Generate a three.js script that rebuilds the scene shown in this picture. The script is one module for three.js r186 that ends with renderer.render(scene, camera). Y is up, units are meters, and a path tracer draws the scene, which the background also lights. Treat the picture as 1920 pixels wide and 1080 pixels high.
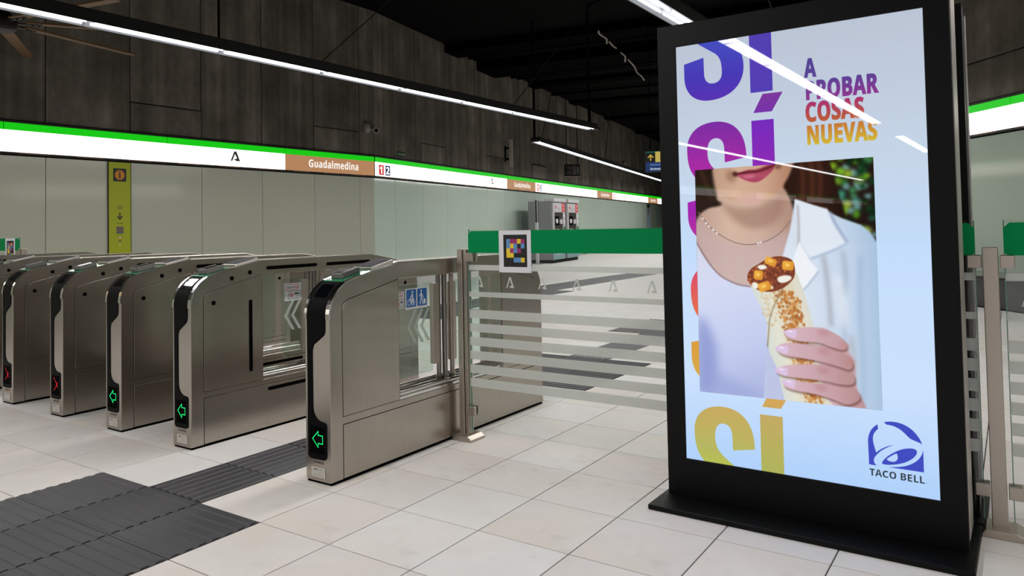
import * as THREE from 'three';
import { RoundedBoxGeometry } from 'three/addons/geometries/RoundedBoxGeometry.js';
import { mergeGeometries } from 'three/addons/utils/BufferGeometryUtils.js';
import { RectAreaLightUniformsLib } from 'three/addons/lights/RectAreaLightUniformsLib.js';

// ───────────── camera, background, exposure, light levels ─────────────
const scene = new THREE.Scene();
scene.background = new THREE.Color(0x000000);
const FOCAL = 1407.342, CX = 931.998, CY = 383.585;          // of a 1920×1080 frame
const camera = new THREE.PerspectiveCamera(2 * Math.atan(540 / FOCAL) * 180 / Math.PI, 1920 / 1080, 0.05, 200);
camera.position.set(2.5508, 1.175, 1.9795);
camera.rotation.set(0.030324, 0.601176, -0.019002, 'YXZ');
camera.setViewOffset(1920, 1080, 960 - CX, 540 - CY, 1920, 1080);
const renderer = new THREE.WebGLRenderer({ antialias: true });
renderer.toneMapping = THREE.LinearToneMapping;
renderer.toneMappingExposure = 1.0;
renderer.shadowMap.enabled = true;
RectAreaLightUniformsLib.init();
const LAMP_LIGHT = 23, LAMP_GLOW = .25, TUBE_GLOW = 7;             // ceiling lamps: light, reflector, tubes
const SIGN_LIGHT = 0.7, SIGN_GLOW = 2.0;                      // light boxes along the walls
const SCREEN_LIGHT = 0.45, SCREEN_GLOW = 0.96;                  // advertising screen

// ───────────── helpers ─────────────
let seed = 7;
const rnd = () => { seed = (seed * 1664525 + 1013904223) >>> 0; return seed / 4294967296; };
const names = {};
const numbered = (n) => { const k = names[n] = (names[n] ?? -1) + 1; return k ? n + '_' + String(k).padStart(3, '0') : n; };
function tag(o, label, category, group) { o.userData = { label, category }; if (group) o.userData.group = group; return o; }
function thing(name, label, category, pos = [0, 0, 0], turn = 0, group) {
  const o = new THREE.Group(); o.name = numbered(name); o.position.set(...pos); o.rotation.y = turn;
  scene.add(o); return tag(o, label, category, group);
}
function struct(name, pos = [0, 0, 0], turn = 0) {
  const o = new THREE.Group(); o.name = name; o.position.set(...pos); o.rotation.y = turn; o.userData.kind = 'structure'; scene.add(o); return o;
}
function obj(name, geo, mat, parent = scene) {
  const g = Array.isArray(geo) ? merge(geo) : geo;
  const m = new THREE.Mesh(g, mat); m.name = parent === scene ? numbered(name) : name; m.castShadow = m.receiveShadow = true; parent.add(m); return m;
}
function plain(g) { const n = g.index ? g.toNonIndexed() : g; for (const k of Object.keys(n.attributes)) if (!['position', 'normal', 'uv'].includes(k)) n.deleteAttribute(k); n.clearGroups?.(); return n; }
const merge = (list) => mergeGeometries(list.map(plain));
function metres(g0, s = 1, du = 0, dv = 0) {               // uv in metres, by the side each face looks to
  const g = plain(g0), p = g.attributes.position, n = g.attributes.normal, uv = new Float32Array(p.count * 2);
  for (let i = 0; i < p.count; i += 3) {
    let nx = 0, ny = 0, nz = 0; for (let k = i; k < i + 3; k++) { nx += Math.abs(n.getX(k)); ny += Math.abs(n.getY(k)); nz += Math.abs(n.getZ(k)); }
    for (let k = i; k < i + 3; k++) {
      const x = p.getX(k), y = p.getY(k), z = p.getZ(k);
      const [u, v] = nx >= ny && nx >= nz ? [z, y] : ny >= nz ? [x, z] : [x, y];
      uv[2 * k] = u * s + du; uv[2 * k + 1] = v * s + dv;
    }
  }
  g.setAttribute('uv', new THREE.BufferAttribute(uv, 2)); return g;
}
const bx = (w, h, d, x = 0, y = 0, z = 0, r = 0) => metres((r ? new RoundedBoxGeometry(w, h, d, 2, r) : new THREE.BoxGeometry(w, h, d)).translate(x, y, z));
const bb = (x0, x1, y0, y1, z0, z1, r = 0) => bx(x1 - x0, y1 - y0, z1 - z0, (x0 + x1) / 2, (y0 + y1) / 2, (z0 + z1) / 2, r);
const cyl = (r0, r1, h, x, y, z, seg = 20) => plain(new THREE.CylinderGeometry(r1, r0, h, seg).translate(x, y, z));
function rod(a, b, r, seg = 8) {
  const A = new THREE.Vector3(...a), B = new THREE.Vector3(...b), d = B.clone().sub(A);
  const g = new THREE.CylinderGeometry(r, r, d.length(), seg);
  g.applyQuaternion(new THREE.Quaternion().setFromUnitVectors(new THREE.Vector3(0, 1, 0), d.normalize())); g.translate((A.x + B.x) / 2, (A.y + B.y) / 2, (A.z + B.z) / 2); return plain(g);
}
const tube = (pts, r, n = 40, seg = 8) => plain(new THREE.TubeGeometry(new THREE.CatmullRomCurve3(pts.map((p) => new THREE.Vector3(...p))), n, r, seg));
function prism(pts, depth, bevel = 0, holes = []) {            // outline in x,y pulled along z from 0 to depth
  const s = new THREE.Shape(pts.map((p) => new THREE.Vector2(...p)));
  for (const h of holes) s.holes.push(new THREE.Path(h.map((p) => new THREE.Vector2(...p))));
  return metres(bevel ? new THREE.ExtrudeGeometry(s, { depth: depth - 2 * bevel, bevelEnabled: true, bevelThickness: bevel, bevelSize: bevel, bevelOffset: -bevel, bevelSegments: 2, curveSegments: 10 }).translate(0, 0, bevel)
    : new THREE.ExtrudeGeometry(s, { depth, bevelEnabled: false, curveSegments: 10 }));
}
function quad(w, h, x = 0, y = 0, z = 0) { return plain(new THREE.PlaneGeometry(w, h).translate(x, y, z)); }
// thin printed plate: the print on its front face (+z), plain uv 0..1
function plate(w, h, t, x = 0, y = 0, z = 0) { const g = new THREE.BoxGeometry(w, h, t).translate(x, y, z); return plain(g); }
function areaLight(parent, color, intensity, w, h, pos, towards) {
  const l = new THREE.RectAreaLight(color, intensity, w, h); l.position.set(...pos); parent.add(l);
  if (!towards) { l.rotation.x = -Math.PI / 2; return l; }        // straight down, its width along the parent's x
  parent.updateWorldMatrix(true, false); l.lookAt(parent.localToWorld(new THREE.Vector3(...towards))); return l;
}

// ───────────── textures ─────────────
function noiseGrid(n) { const a = new Float32Array(n * n); for (let i = 0; i < n * n; i++) a[i] = rnd(); return a; }
const G0 = noiseGrid(64);
function vnoise(x, y, px, py) {                             // periodic value noise
  const xi = Math.floor(x), yi = Math.floor(y), fx = x - xi, fy = y - yi, sx = fx * fx * (3 - 2 * fx), sy = fy * fy * (3 - 2 * fy);
  const at = (i, j) => G0[(((j % py) + py) % py) * 64 + (((i % px) + px) % px)];
  return (at(xi, yi) * (1 - sx) + at(xi + 1, yi) * sx) * (1 - sy) + (at(xi, yi + 1) * (1 - sx) + at(xi + 1, yi + 1) * sx) * sy;
}
function fbm(u, v, fx, fy, oct = 4) { let s = 0, a = 0.5, t = 0; for (let o = 0; o < oct; o++) { const px = Math.min(64, fx << o), py = Math.min(64, fy << o); s += a * vnoise(u * px + o * 3, v * py + o * 5, px, py); t += a; a *= 0.5; } return s / t; }
function dataTex(n, fn, srgb = true) {
  const d = new Uint8Array(n * n * 4);
  for (let j = 0; j < n; j++) for (let i = 0; i < n; i++) { const c = fn(i / n, j / n), k = 4 * (j * n + i); d[k] = c[0] * 255; d[k + 1] = c[1] * 255; d[k + 2] = c[2] * 255; d[k + 3] = 255; }
  const t = new THREE.DataTexture(d, n, n); t.wrapS = t.wrapT = THREE.RepeatWrapping; t.magFilter = THREE.LinearFilter; t.minFilter = THREE.LinearMipmapLinearFilter; t.generateMipmaps = true;
  if (srgb) t.colorSpace = THREE.SRGBColorSpace; t.needsUpdate = true; return t;
}
const rep = (t, x, y = x) => { const c = t.clone(); c.repeat.set(x, y); c.needsUpdate = true; return c; };
const cl = (x) => Math.max(0, Math.min(1, x));
const texTile = rep(dataTex(512, (u, v) => {
  const big = fbm(u, v, 3, 3, 3), mid = fbm(u + .3, v + .6, 9, 9, 4), stain = cl((fbm(u + .7, v + .2, 4, 5, 4) - .56) * 5), fine = fbm(u, v, 32, 32, 2), grime = cl((fbm(u + .11, v + .87, 20, 20, 3) - .66) * 7);
  const b = .89 + (big - .5) * .035 + (mid - .5) * .02 + (fine - .5) * .02 - grime * .03;
  return [b - stain * .008, b - .005 - stain * .02, b - .013 - stain * .032];
}), 1 / 1.7);
const texConcrete = rep(dataTex(512, (u, v) => {
  const streak = fbm(u, v, 24, 1, 3), big = fbm(u + .2, v + .5, 3, 3, 4), fine = fbm(u, v, 40, 30, 3), pale = cl((fbm(u + .4, v + .1, 6, 4, 4) - .58) * 4), b = .27 + (streak - .5) * .11 + (big - .5) * .12 + (fine - .5) * .05 + pale * .05;
  return [cl(b + .008), cl(b - .004), cl(b - .022)];
}), 1 / 2.6);
const texBrush = rep(dataTex(512, (u, v) => { const b = .92 + (fbm(u, v, 64, 2, 2) - .5) * .08 + (fbm(u + .4, v, 3, 3, 3) - .5) * .06; return [b, b, b]; }, false), 3, 1);
function canvasTex(w, h, draw) {
  const c = document.createElement('canvas'); c.width = w; c.height = h; const g = c.getContext('2d'); draw(g, w, h);
  const t = new THREE.CanvasTexture(c); t.colorSpace = THREE.SRGBColorSpace; t.anisotropy = 8; return t;
}

// ───────────── materials ─────────────
const std = (o) => new THREE.MeshStandardMaterial(o), phys = (o) => new THREE.MeshPhysicalMaterial(o);
const M = {
  tile: [0xffffff, 0xfbf8f5, 0xfffcf8, 0xf8f5f3].map((c) => phys({ color: new THREE.Color(c).multiplyScalar(0.88), map: texTile, roughness: .5, specularIntensity: .5 })),
  grout: std({ color: 0x3a332d, roughness: .95 }),
  tactile: [0x3c3c40, 0x434347, 0x37373a].map((c) => std({ color: c, roughness: .5 })),
  concrete: [1, .88, 1.12, .95].map((k) => std({ color: new THREE.Color(1.95 * k, 1.82 * k, 1.66 * k), map: texConcrete, roughness: .8 })),
  backing: std({ color: 0x0a0a0a, roughness: .9 }),
  wallGlass: [[.50, .515, .415], [.515, .525, .415], [.49, .51, .415]].map((c) => phys({ color: new THREE.Color(...c), roughness: .3, clearcoat: .8, clearcoatRoughness: .1 })),
  wallGlassFarLit: [[.58, .71, .60], [.57, .70, .59], [.59, .715, .605]].map((c) => phys({ color: new THREE.Color(...c), roughness: .3, clearcoat: .9, clearcoatRoughness: .06 })),  // greener glass, its colour also raised to stand in for light on the far wall
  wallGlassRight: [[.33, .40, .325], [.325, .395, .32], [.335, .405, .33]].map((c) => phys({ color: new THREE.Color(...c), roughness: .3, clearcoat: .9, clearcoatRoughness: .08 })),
  ceiling: phys({ color: 0x0d0c0c, roughness: .95, specularIntensity: .08 }),
  beam: phys({ color: 0x020202, roughness: .95, specularIntensity: .05 }),
  steel: std({ color: new THREE.Color(.49, .445, .395), metalness: 1, roughness: .27, map: texBrush }),
  steelFlat: std({ color: new THREE.Color(.56, .53, .49), metalness: 1, roughness: .4 }),
  tubeDark: std({ color: new THREE.Color(.30, .285, .26), metalness: 1, roughness: .3 }),
  polished: std({ color: new THREE.Color(.75, .74, .72), metalness: 1, roughness: .12 }),
  satin: std({ color: new THREE.Color(.50, .445, .39), metalness: 1, roughness: .38 }),
  blackGloss: phys({ color: 0x040404, roughness: .45, specularIntensity: .35 }),
  black: phys({ color: 0x060607, roughness: .5, specularIntensity: .14 }),
  blackMatt: phys({ color: 0x010101, roughness: .9, specularIntensity: .1 }),
  darkGlass: phys({ color: 0x06080c, roughness: .06, clearcoat: 1 }),
  displayGlass: phys({ color: 0x10141c, roughness: .45, specularIntensity: .22 }),
  readerGreen: phys({ color: 0x0c7a50, roughness: .2, clearcoat: .6 }),
  readerGrey: phys({ color: 0x6a6865, roughness: .6, specularIntensity: .3 }),
  glass: phys({ color: new THREE.Color(.975, .99, .982), transmission: 1, thickness: 0, roughness: 0, ior: 1.5, side: THREE.DoubleSide }),
  glassEdge: phys({ color: 0x5f9a86, roughness: .15, transmission: .3, thickness: 0 }),
  glassTint: phys({ color: new THREE.Color(.85, .93, .885), transmission: 1, thickness: 0, roughness: 0, ior: 1.5, side: THREE.DoubleSide }),
  frosted: phys({ color: new THREE.Color(.80, .82, .79), transmission: .72, thickness: 0, roughness: .66 }),
  frostedSoft: phys({ color: new THREE.Color(.78, .82, .78), transmission: .8, thickness: 0, roughness: .66 }),
  greenBand: phys({ color: new THREE.Color(.0, .235, .068), roughness: .55, specularIntensity: .15 }),
  white: std({ color: 0xd9d9dc, roughness: .5 }),
  lampHousing: std({ color: 0x0d0d0d, roughness: .6 }),
  lampReflector: std({ color: 0x4a4a4c, roughness: .5, emissive: 0xeef4ff, emissiveIntensity: LAMP_GLOW }),
  lampTube: std({ color: 0xffffff, roughness: .4, emissive: 0xf4f8ff, emissiveIntensity: TUBE_GLOW }),
  wire: std({ color: 0x1c1a18, roughness: .7 }),
  blackPipe: phys({ color: 0x030303, roughness: .8, specularIntensity: .15 }),
  cablePale: std({ color: 0x9c9488, roughness: .8 }),
  fanBlade: std({ color: 0x6a4a2e, roughness: .55, metalness: .35 }),
  fanDark: std({ color: 0x1b1511, roughness: .6, metalness: .3 }),
  signTrim: std({ color: 0x16120f, roughness: .6 }),
  signClip: std({ color: 0x8a6a58, roughness: .6 }),
  cctv: std({ color: 0x9b948c, roughness: .5 }),
  machineGrey: std({ color: 0x85878a, roughness: .45, metalness: .2 }),
  machineLight: std({ color: 0xb9b9ba, roughness: .45 }),
  machineDark: std({ color: 0x3b3631, roughness: .4, metalness: .4 }),
  machineTeal: std({ color: 0x7ba3a5, roughness: .5 }),
  benchBlack: phys({ color: 0x060606, roughness: .2, clearcoat: .4 }),
};
const emit = (map, k) => std({ color: 0x111111, roughness: .5, emissive: 0xffffff, emissiveMap: map, emissiveIntensity: k });
const ledGreen = std({ color: 0x063018, emissive: 0x18ff84, emissiveIntensity: 1.5 }), ledRed = std({ color: 0x300808, emissive: 0xff3038, emissiveIntensity: .75 });

// ───────────── floor ─────────────
const T = 0.4, GAP = 0.005;
const floor = struct('floor');
obj('floor_base', bb(-20, 14, -.3, -.004, -54, 73), M.grout, floor);
function tileGeo(du, dv) {                                   // one square tile, edges chamfered, top at y = 0
  const a = T / 2 - GAP / 2, c = .0012, b = a - c, y = -c, P = [];
  const q = (p, r, s, t) => P.push(...p, ...r, ...s, ...p, ...s, ...t);
  q([-b, 0, b], [b, 0, b], [b, 0, -b], [-b, 0, -b]);
  const ring = [[-b, -b, -a, -a], [b, -b, a, -a], [b, b, a, a], [-b, b, -a, a]];
  for (let k = 0; k < 4; k++) { const A = ring[k], B = ring[(k + 1) % 4]; q([A[2], y, A[3]], [A[0], 0, A[1]], [B[0], 0, B[1]], [B[2], y, B[3]]); q([A[2], -.006, A[3]], [A[2], y, A[3]], [B[2], y, B[3]], [B[2], -.006, B[3]]); }
  const g = new THREE.BufferGeometry(); g.setAttribute('position', new THREE.Float32BufferAttribute(P, 3)); g.computeVertexNormals(); return metres(g, 1, du, dv);
}
const tileGeos = []; for (let k = 0; k < 8; k++) { const g = tileGeo(0, 0); g.rotateY(k * Math.PI / 2); tileGeos.push(metres(g, 1, rnd() * 3, rnd() * 3)); }
function ridged(alongZ) {                                    // guidance tile: seven rounded bars on a plate
  const L = [bb(-T / 2 + .0015, T / 2 - .0015, -.006, .0005, -T / 2 + .0015, T / 2 - .0015)];
  for (let k = 0; k < 7; k++) {
    const c = (k - 3) * T / 7; const g = prism([[c - .019, 0], [c - .013, .0048], [c + .013, .0048], [c + .019, 0]], T - .012).translate(0, 0, -(T - .012) / 2);
    if (!alongZ) g.rotateY(Math.PI / 2); L.push(g);
  }
  return merge(L);
}
function domed() {
  const L = [bb(-T / 2 + .0015, T / 2 - .0015, -.006, .0005, -T / 2 + .0015, T / 2 - .0015)];
  for (let a = 0; a < 7; a++) for (let b = 0; b < 7; b++) L.push(cyl(.017, .011, .005, (a - 3) * T / 7, .003, (b - 3) * T / 7, 8));
  return merge(L);
}
const ridgeZ = ridged(true), ridgeX = ridged(false), domeGeo = domed();
const tactileAt = new Map();                               // key "i,j" -> which
const putTactile = (i0, i1, j0, j1, kind) => { for (let i = i0; i <= i1; i++) for (let j = j0; j <= j1; j++) tactileAt.set(i + ',' + j, kind); };
putTactile(-3, -1, -3, -1, 'x'); putTactile(-2, -2, 0, 6, 'z'); putTactile(-3, -1, 7, 9, 'x'); putTactile(-2, -2, 10, 12, 'z');
putTactile(-2, -2, 13, 13, 'd'); putTactile(-3, -2, 14, 14, 'd'); putTactile(-3, -3, 15, 16, 'd');
putTactile(-12, -10, 14, 16, 'd'); putTactile(-12, -11, 17, 24, 'z'); putTactile(-13, -12, 25, 36, 'z');
{
  camera.updateMatrixWorld(true); camera.updateProjectionMatrix();
  const list = [], far = [], v = new THREE.Vector3();
  for (let i = -34; i < 26; i++) for (let j = -16; j < 122; j++) {
    const x = (i + .5) * T, z = -(j + .5) * T;
    const wallX = z > -10.35 ? -9.2 : -9.2 + .185 * (z + 10.35); if (x < wallX - .4) continue;
    if (z < -14 ? x > .3 + .185 * (z + 14) : z < -2 && x > 3.35 + (z + 10.57) * .79) continue;
    v.set(x, 0, z).project(camera); const ahead = v.set(x, 0, z).applyMatrix4(camera.matrixWorldInverse).z < -.3; v.set(x, 0, z).project(camera);
    const inside = ahead && Math.abs(v.x) < 1.15 && v.y > -1.35 && v.y < 1;
    const d = Math.hypot(x - 2.55, z - 1.98, 1.175);
    const kind = tactileAt.get(i + ',' + j);
    list.push({ x, z, kind, inside, d, r: rnd() });
  }
  const tact = list.filter((t) => t.kind), tiles = list.filter((t) => !t.kind).sort((a, b) => (b.inside - a.inside) || a.d - b.d);
  tiles.forEach((t, n) => {
    const k = Math.floor(t.r * 8), m = Math.floor(t.r * 77) % 4;
    if (n < 300 && t.inside) { const o = obj('floor_tile', tileGeos[k], M.tile[m], floor); o.position.set(t.x, 0, t.z); } else far.push(tileGeos[k].clone().translate(t.x, 0, t.z));
  });
  obj('rear_floor_surface', bb(-9.6, 10.4, -.01, 0, 6.42, 72), M.tile[0], floor);
  const f = obj('distant_floor_tiling', far, M.tile[0], floor); f.userData.kind = 'stuff';
  for (const t of tact) { const o = obj('tactile_tile', { x: ridgeX, z: ridgeZ, d: domeGeo }[t.kind], M.tactile[Math.floor(t.r * 30) % 3], floor); o.position.set(t.x, 0, t.z); }
}

// ───────────── walls and ceiling ─────────────
const CEIL = 6.13, SIGN0 = 2.386, SIGN1 = 2.807, PITCH = 1.3;
const ceiling = struct('ceiling');
obj('ceiling_slab', bb(-20, 14, CEIL, CEIL + .3, -54, 73), M.ceiling, ceiling);
// a wall's own axes: x along it, y up, z into the room
function wall(name, origin, turn, x0, x1, seams, opt = {}) {
  const w = struct(name, origin, turn);
  obj('wall_core', bb(x0, x1, 0, CEIL, -.4, -.075), M.backing, w);
  for (let k = 0; k + 1 < seams.length; k++) {
    const a = seams[k] + .004, b = seams[k + 1] - .004, gl = opt.far ? M.wallGlassFarLit : M.wallGlass;
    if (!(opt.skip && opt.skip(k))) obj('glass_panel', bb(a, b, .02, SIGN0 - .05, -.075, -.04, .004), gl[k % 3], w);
    const A = seams[k] + .008, B = seams[k + 1] - .008, m = M.concrete[(k * 7 + (opt.off ?? 0)) % 4], g = (y0, y1) => metres(bb(A, B, y0, y1, -.075, -.045, .004), 1, k * .73, 0);
    if ((k + (opt.phase ?? 0)) % 3 === 0) { obj('concrete_panel', g(SIGN1 + .05, 3.325), m, w); obj('concrete_panel', g(3.345, CEIL + .04), M.concrete[(k + 1) % 4], w); } else obj('concrete_panel', g(SIGN1 + .05, CEIL + .04), m, w);
  }
  return w;
}
const seamsL = []; for (let z = -2.1 + 3 * PITCH; z > -10; z -= PITCH) seamsL.push(-z); seamsL.push(10.35);
// left wall runs along -z: local x = -z, so local origin at z = 0
const wallLeft = wall('wall_left', [-9.2, 0, 0], Math.PI / 2, -72, 10.35, seamsL, { phase: 1, off: 0 });
obj('rear_wall_facing', [bb(-72, seamsL[0] - .01, .02, SIGN0 - .05, -.075, -.04)], M.wallGlass[0], wallLeft);
obj('rear_wall_concrete', [bb(-72, seamsL[0] - .01, SIGN1 + .05, CEIL + .04, -.075, -.045)], M.concrete[0], wallLeft);
const A2 = Math.atan2(.182, .983), turn2 = Math.PI / 2 + A2;
const seams2 = [0]; for (let s = .89; s < 43; s += PITCH) seams2.push(s); seams2.push(44);
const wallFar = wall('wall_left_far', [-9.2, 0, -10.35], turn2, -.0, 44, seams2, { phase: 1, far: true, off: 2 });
const P2 = (s, y, n) => wallFar.localToWorld(new THREE.Vector3(s, y, n)).toArray();
wallFar.updateWorldMatrix(true, false); wallLeft.updateWorldMatrix(true, false);
// right wall: its face looks back to -x,+z
const wallRight = struct('wall_right', [2.35, 0, -10.57], Math.atan2(-.785, .62));   // local x = (.62, 0, .785)
{
  const w = wallRight; obj('wall_core', bb(-5.2, 14, 0, CEIL, -.4, -.075), M.backing, w);
  const seams = []; for (let s = -4.35 - .15; s < 14; s += PITCH) seams.push(s);
  for (let k = 0; k + 1 < seams.length; k++) {
    obj('glass_panel', bb(seams[k] + .004, seams[k + 1] - .004, .02, SIGN0 - .05, -.075, -.04, .004), M.wallGlassRight[k % 3], w);
    const A = seams[k] + .008, B = seams[k + 1] - .008;
    const g = (y0, y1) => metres(bb(A, B, y0, y1, -.075, -.045, .004), 1, k * .57, .3);
    if (k === 3 || k === 6) { obj('concrete_panel', g(SIGN1 + .05, 3.42), M.concrete[1], w); obj('concrete_panel', g(3.44, CEIL + .04), M.concrete[2], w); } else obj('concrete_panel', g(SIGN1 + .05, CEIL + .04), M.concrete[k % 4], w);
  }
}
{ // the room closed where the photograph does not look
  const w1 = struct('wall_right_far', [-.35, 0, -14.0], -(Math.PI / 2 - A2));
  obj('wall_core', bb(-40, .6, 0, CEIL, -.4, 0), M.concrete[0], w1); for (let x = .5; x > -38; x -= PITCH) obj('glass_panel', bb(x - PITCH + .004, x - .004, .02, SIGN0 - .05, .0, .03, .004), M.wallGlassRight[Math.round(-x) % 3 ? 1 : 0], w1);
  const w2 = struct('wall_end', [0, 0, 0]); obj('wall_core', bb(-20, 2, 0, CEIL, -53.4, -53), M.concrete[1], w2);
  const w3 = struct('wall_back', [0, 0, 0]); obj('wall_core', bb(-9.6, 12.4, 0, CEIL, 71.8, 72.2), M.concrete[2], w3);
  const w4 = struct('wall_side', [0, 0, 0]); obj('wall_core', bb(10.2, 10.6, 0, CEIL, -2, 72), M.concrete[3], w4);
}
// beams under the ceiling, square to the far left wall
{
  const beams = [[3.5, 4.3, 5.9], [5.5, 6.8, 5.78], [9.6, 10.2, 5.98], [14, 14.6, 6.03], [19, 19.6, 6.03], [25, 25.6, 6.03]];
  beams.forEach(([s0, s1, y0], k) => { const b = struct('beam_' + (k + 1), [-9.2, 0, -10.35], turn2); obj('beam', bb(s0, s1, y0, CEIL, -.1, 13.5), M.beam, b); });
  const pipes = [[4.9, 6.02, .05], [5.2, 6.04, .04], [8.0, 6.02, .06], [8.5, 6.05, .04], [11.8, 6.03, .05]];
  pipes.forEach(([s, y, r], k) => { const p = obj('ceiling_pipe', rod(P2(s, y, 0), P2(s, y, 13), r, 10), M.blackPipe); tag(p, ['thick black pipe under the ceiling between the first two beams', 'thinner black pipe beside the thick one between the first two beams', 'thick black pipe under the ceiling behind the second beam', 'thin black pipe close behind the thick pipe past the second beam', 'black pipe under the ceiling behind the third beam'][k], 'pipe', 'black pipes under the ceiling'); });
}

// ───────────── light boxes along the walls ─────────────
function emblemA(g, x, y, h) {                               // the open A emblem
  const w = h * .82, P = (a) => { g.beginPath(); a.forEach(([u, v], k) => g[k ? 'lineTo' : 'moveTo'](x + (u - .5) * w, y + v * h)); g.closePath(); g.fill(); if (g.lineWidth > 4) g.stroke(); };
  P([[0, 1], [.40, 0], [.60, 0], [.54, .12], [.44, .22], [.13, 1]]); P([[.46, .2], [.60, 0], [1, 1], [.84, 1], [.72, .72]]); P([[.36, .88], [.74, .74], [.84, 1], [.70, 1]]);
}
const faceWhite = (draw) => canvasTex(1000, 170, (g, w, h) => {
  g.fillStyle = '#fffdf7'; g.fillRect(0, 0, w, h);
  const e = g.createLinearGradient(0, h * .8, 0, h); e.addColorStop(0, 'rgba(255,236,222,0)'); e.addColorStop(1, 'rgba(255,228,210,.7)'); g.fillStyle = e; g.fillRect(0, 0, w, h); draw?.(g, w, h);
});
const prints = {
  blank: faceWhite(),
  lines: faceWhite((g, w, h) => { const n = (x, c, s) => { g.fillStyle = c; g.fillRect(x, 30, 84, 124); g.fillStyle = '#ffffff'; g.save(); g.translate(x + 42, 138); g.scale(.85, 1); g.font = 'bold 128px sans-serif'; g.textAlign = 'center'; g.fillText(s, 0, 0); g.restore(); }; n(56, '#941c1a', '1'); n(165, '#141f44', '2'); }),
  emblem: faceWhite((g) => { g.fillStyle = g.strokeStyle = '#0c120b'; g.lineWidth = 5; emblemA(g, 540, 22, 92); g.fillStyle = '#b08a76'; g.font = '15px sans-serif'; g.textAlign = 'center'; g.fillText('Junta de Andalucía', 535, 140); g.fillRect(470, 148, 130, 3); }),
  brown: canvasTex(1000, 170, (g, w, h) => { g.fillStyle = '#b08058'; g.fillRect(0, 0, w, h); g.fillStyle = '#fffaf2'; g.font = 'bold 116px sans-serif'; g.textAlign = 'center'; g.save(); g.translate(520, 122); g.scale(.70, 1); g.fillText('Guadalmedina', 0, 0); g.restore(); }),
};
const signMats = { blank: emit(prints.blank, SIGN_GLOW), lines: emit(prints.lines, SIGN_GLOW), emblem: emit(prints.emblem, SIGN_GLOW), brown: emit(prints.brown, 1.0) };
const signGreen = std({ color: 0x021004, roughness: .5, emissive: new THREE.Color(.0, .56, .0), emissiveIntensity: 1 });
function signBox(wallGroup, s0, kind, label, category = 'sign', len = 2.5) {
  const p = wallGroup.localToWorld(new THREE.Vector3(s0, SIGN0, 0)), o = thing('illuminated_sign', label, category, p.toArray(), wallGroup.rotation.y, 'light boxes along the station walls');
  const H = SIGN1 - SIGN0, hG = H * .255, D = .11;
  obj('sign_housing', [bb(.002, len - .002, -.03, H + .028, -.04, D - .012), bb(.002, len - .002, H, H + .03, D - .02, D + .006), bb(.002, len - .002, -.034, -.004, D - .02, D + .006)].map((g) => g.translate(0, 0, -D)), M.signTrim, o);
  const face = plate(len - .008, H - hG, .012, len / 2, (H - hG) / 2, -.006), m = signMats[kind];
  obj('sign_face', face, m, o);
  obj('sign_green_strip', bb(.006, len - .006, H - hG, H, -.012, .0), signGreen, o);
  for (let k = 0; k < 3; k++) obj('sign_clip', bb(.2 + k * .8, .62 + k * .8, -.02, -.006, .006, .012), M.signClip, o);
  areaLight(o, kind === 'brown' ? 0xb08058 : 0xfff2e2, kind === 'brown' ? .35 : SIGN_LIGHT, len - .05, H - hG, [len / 2, (H - hG) / 2, .02], [len / 2, (H - hG) / 2, 5]);
  return o;
}
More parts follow.
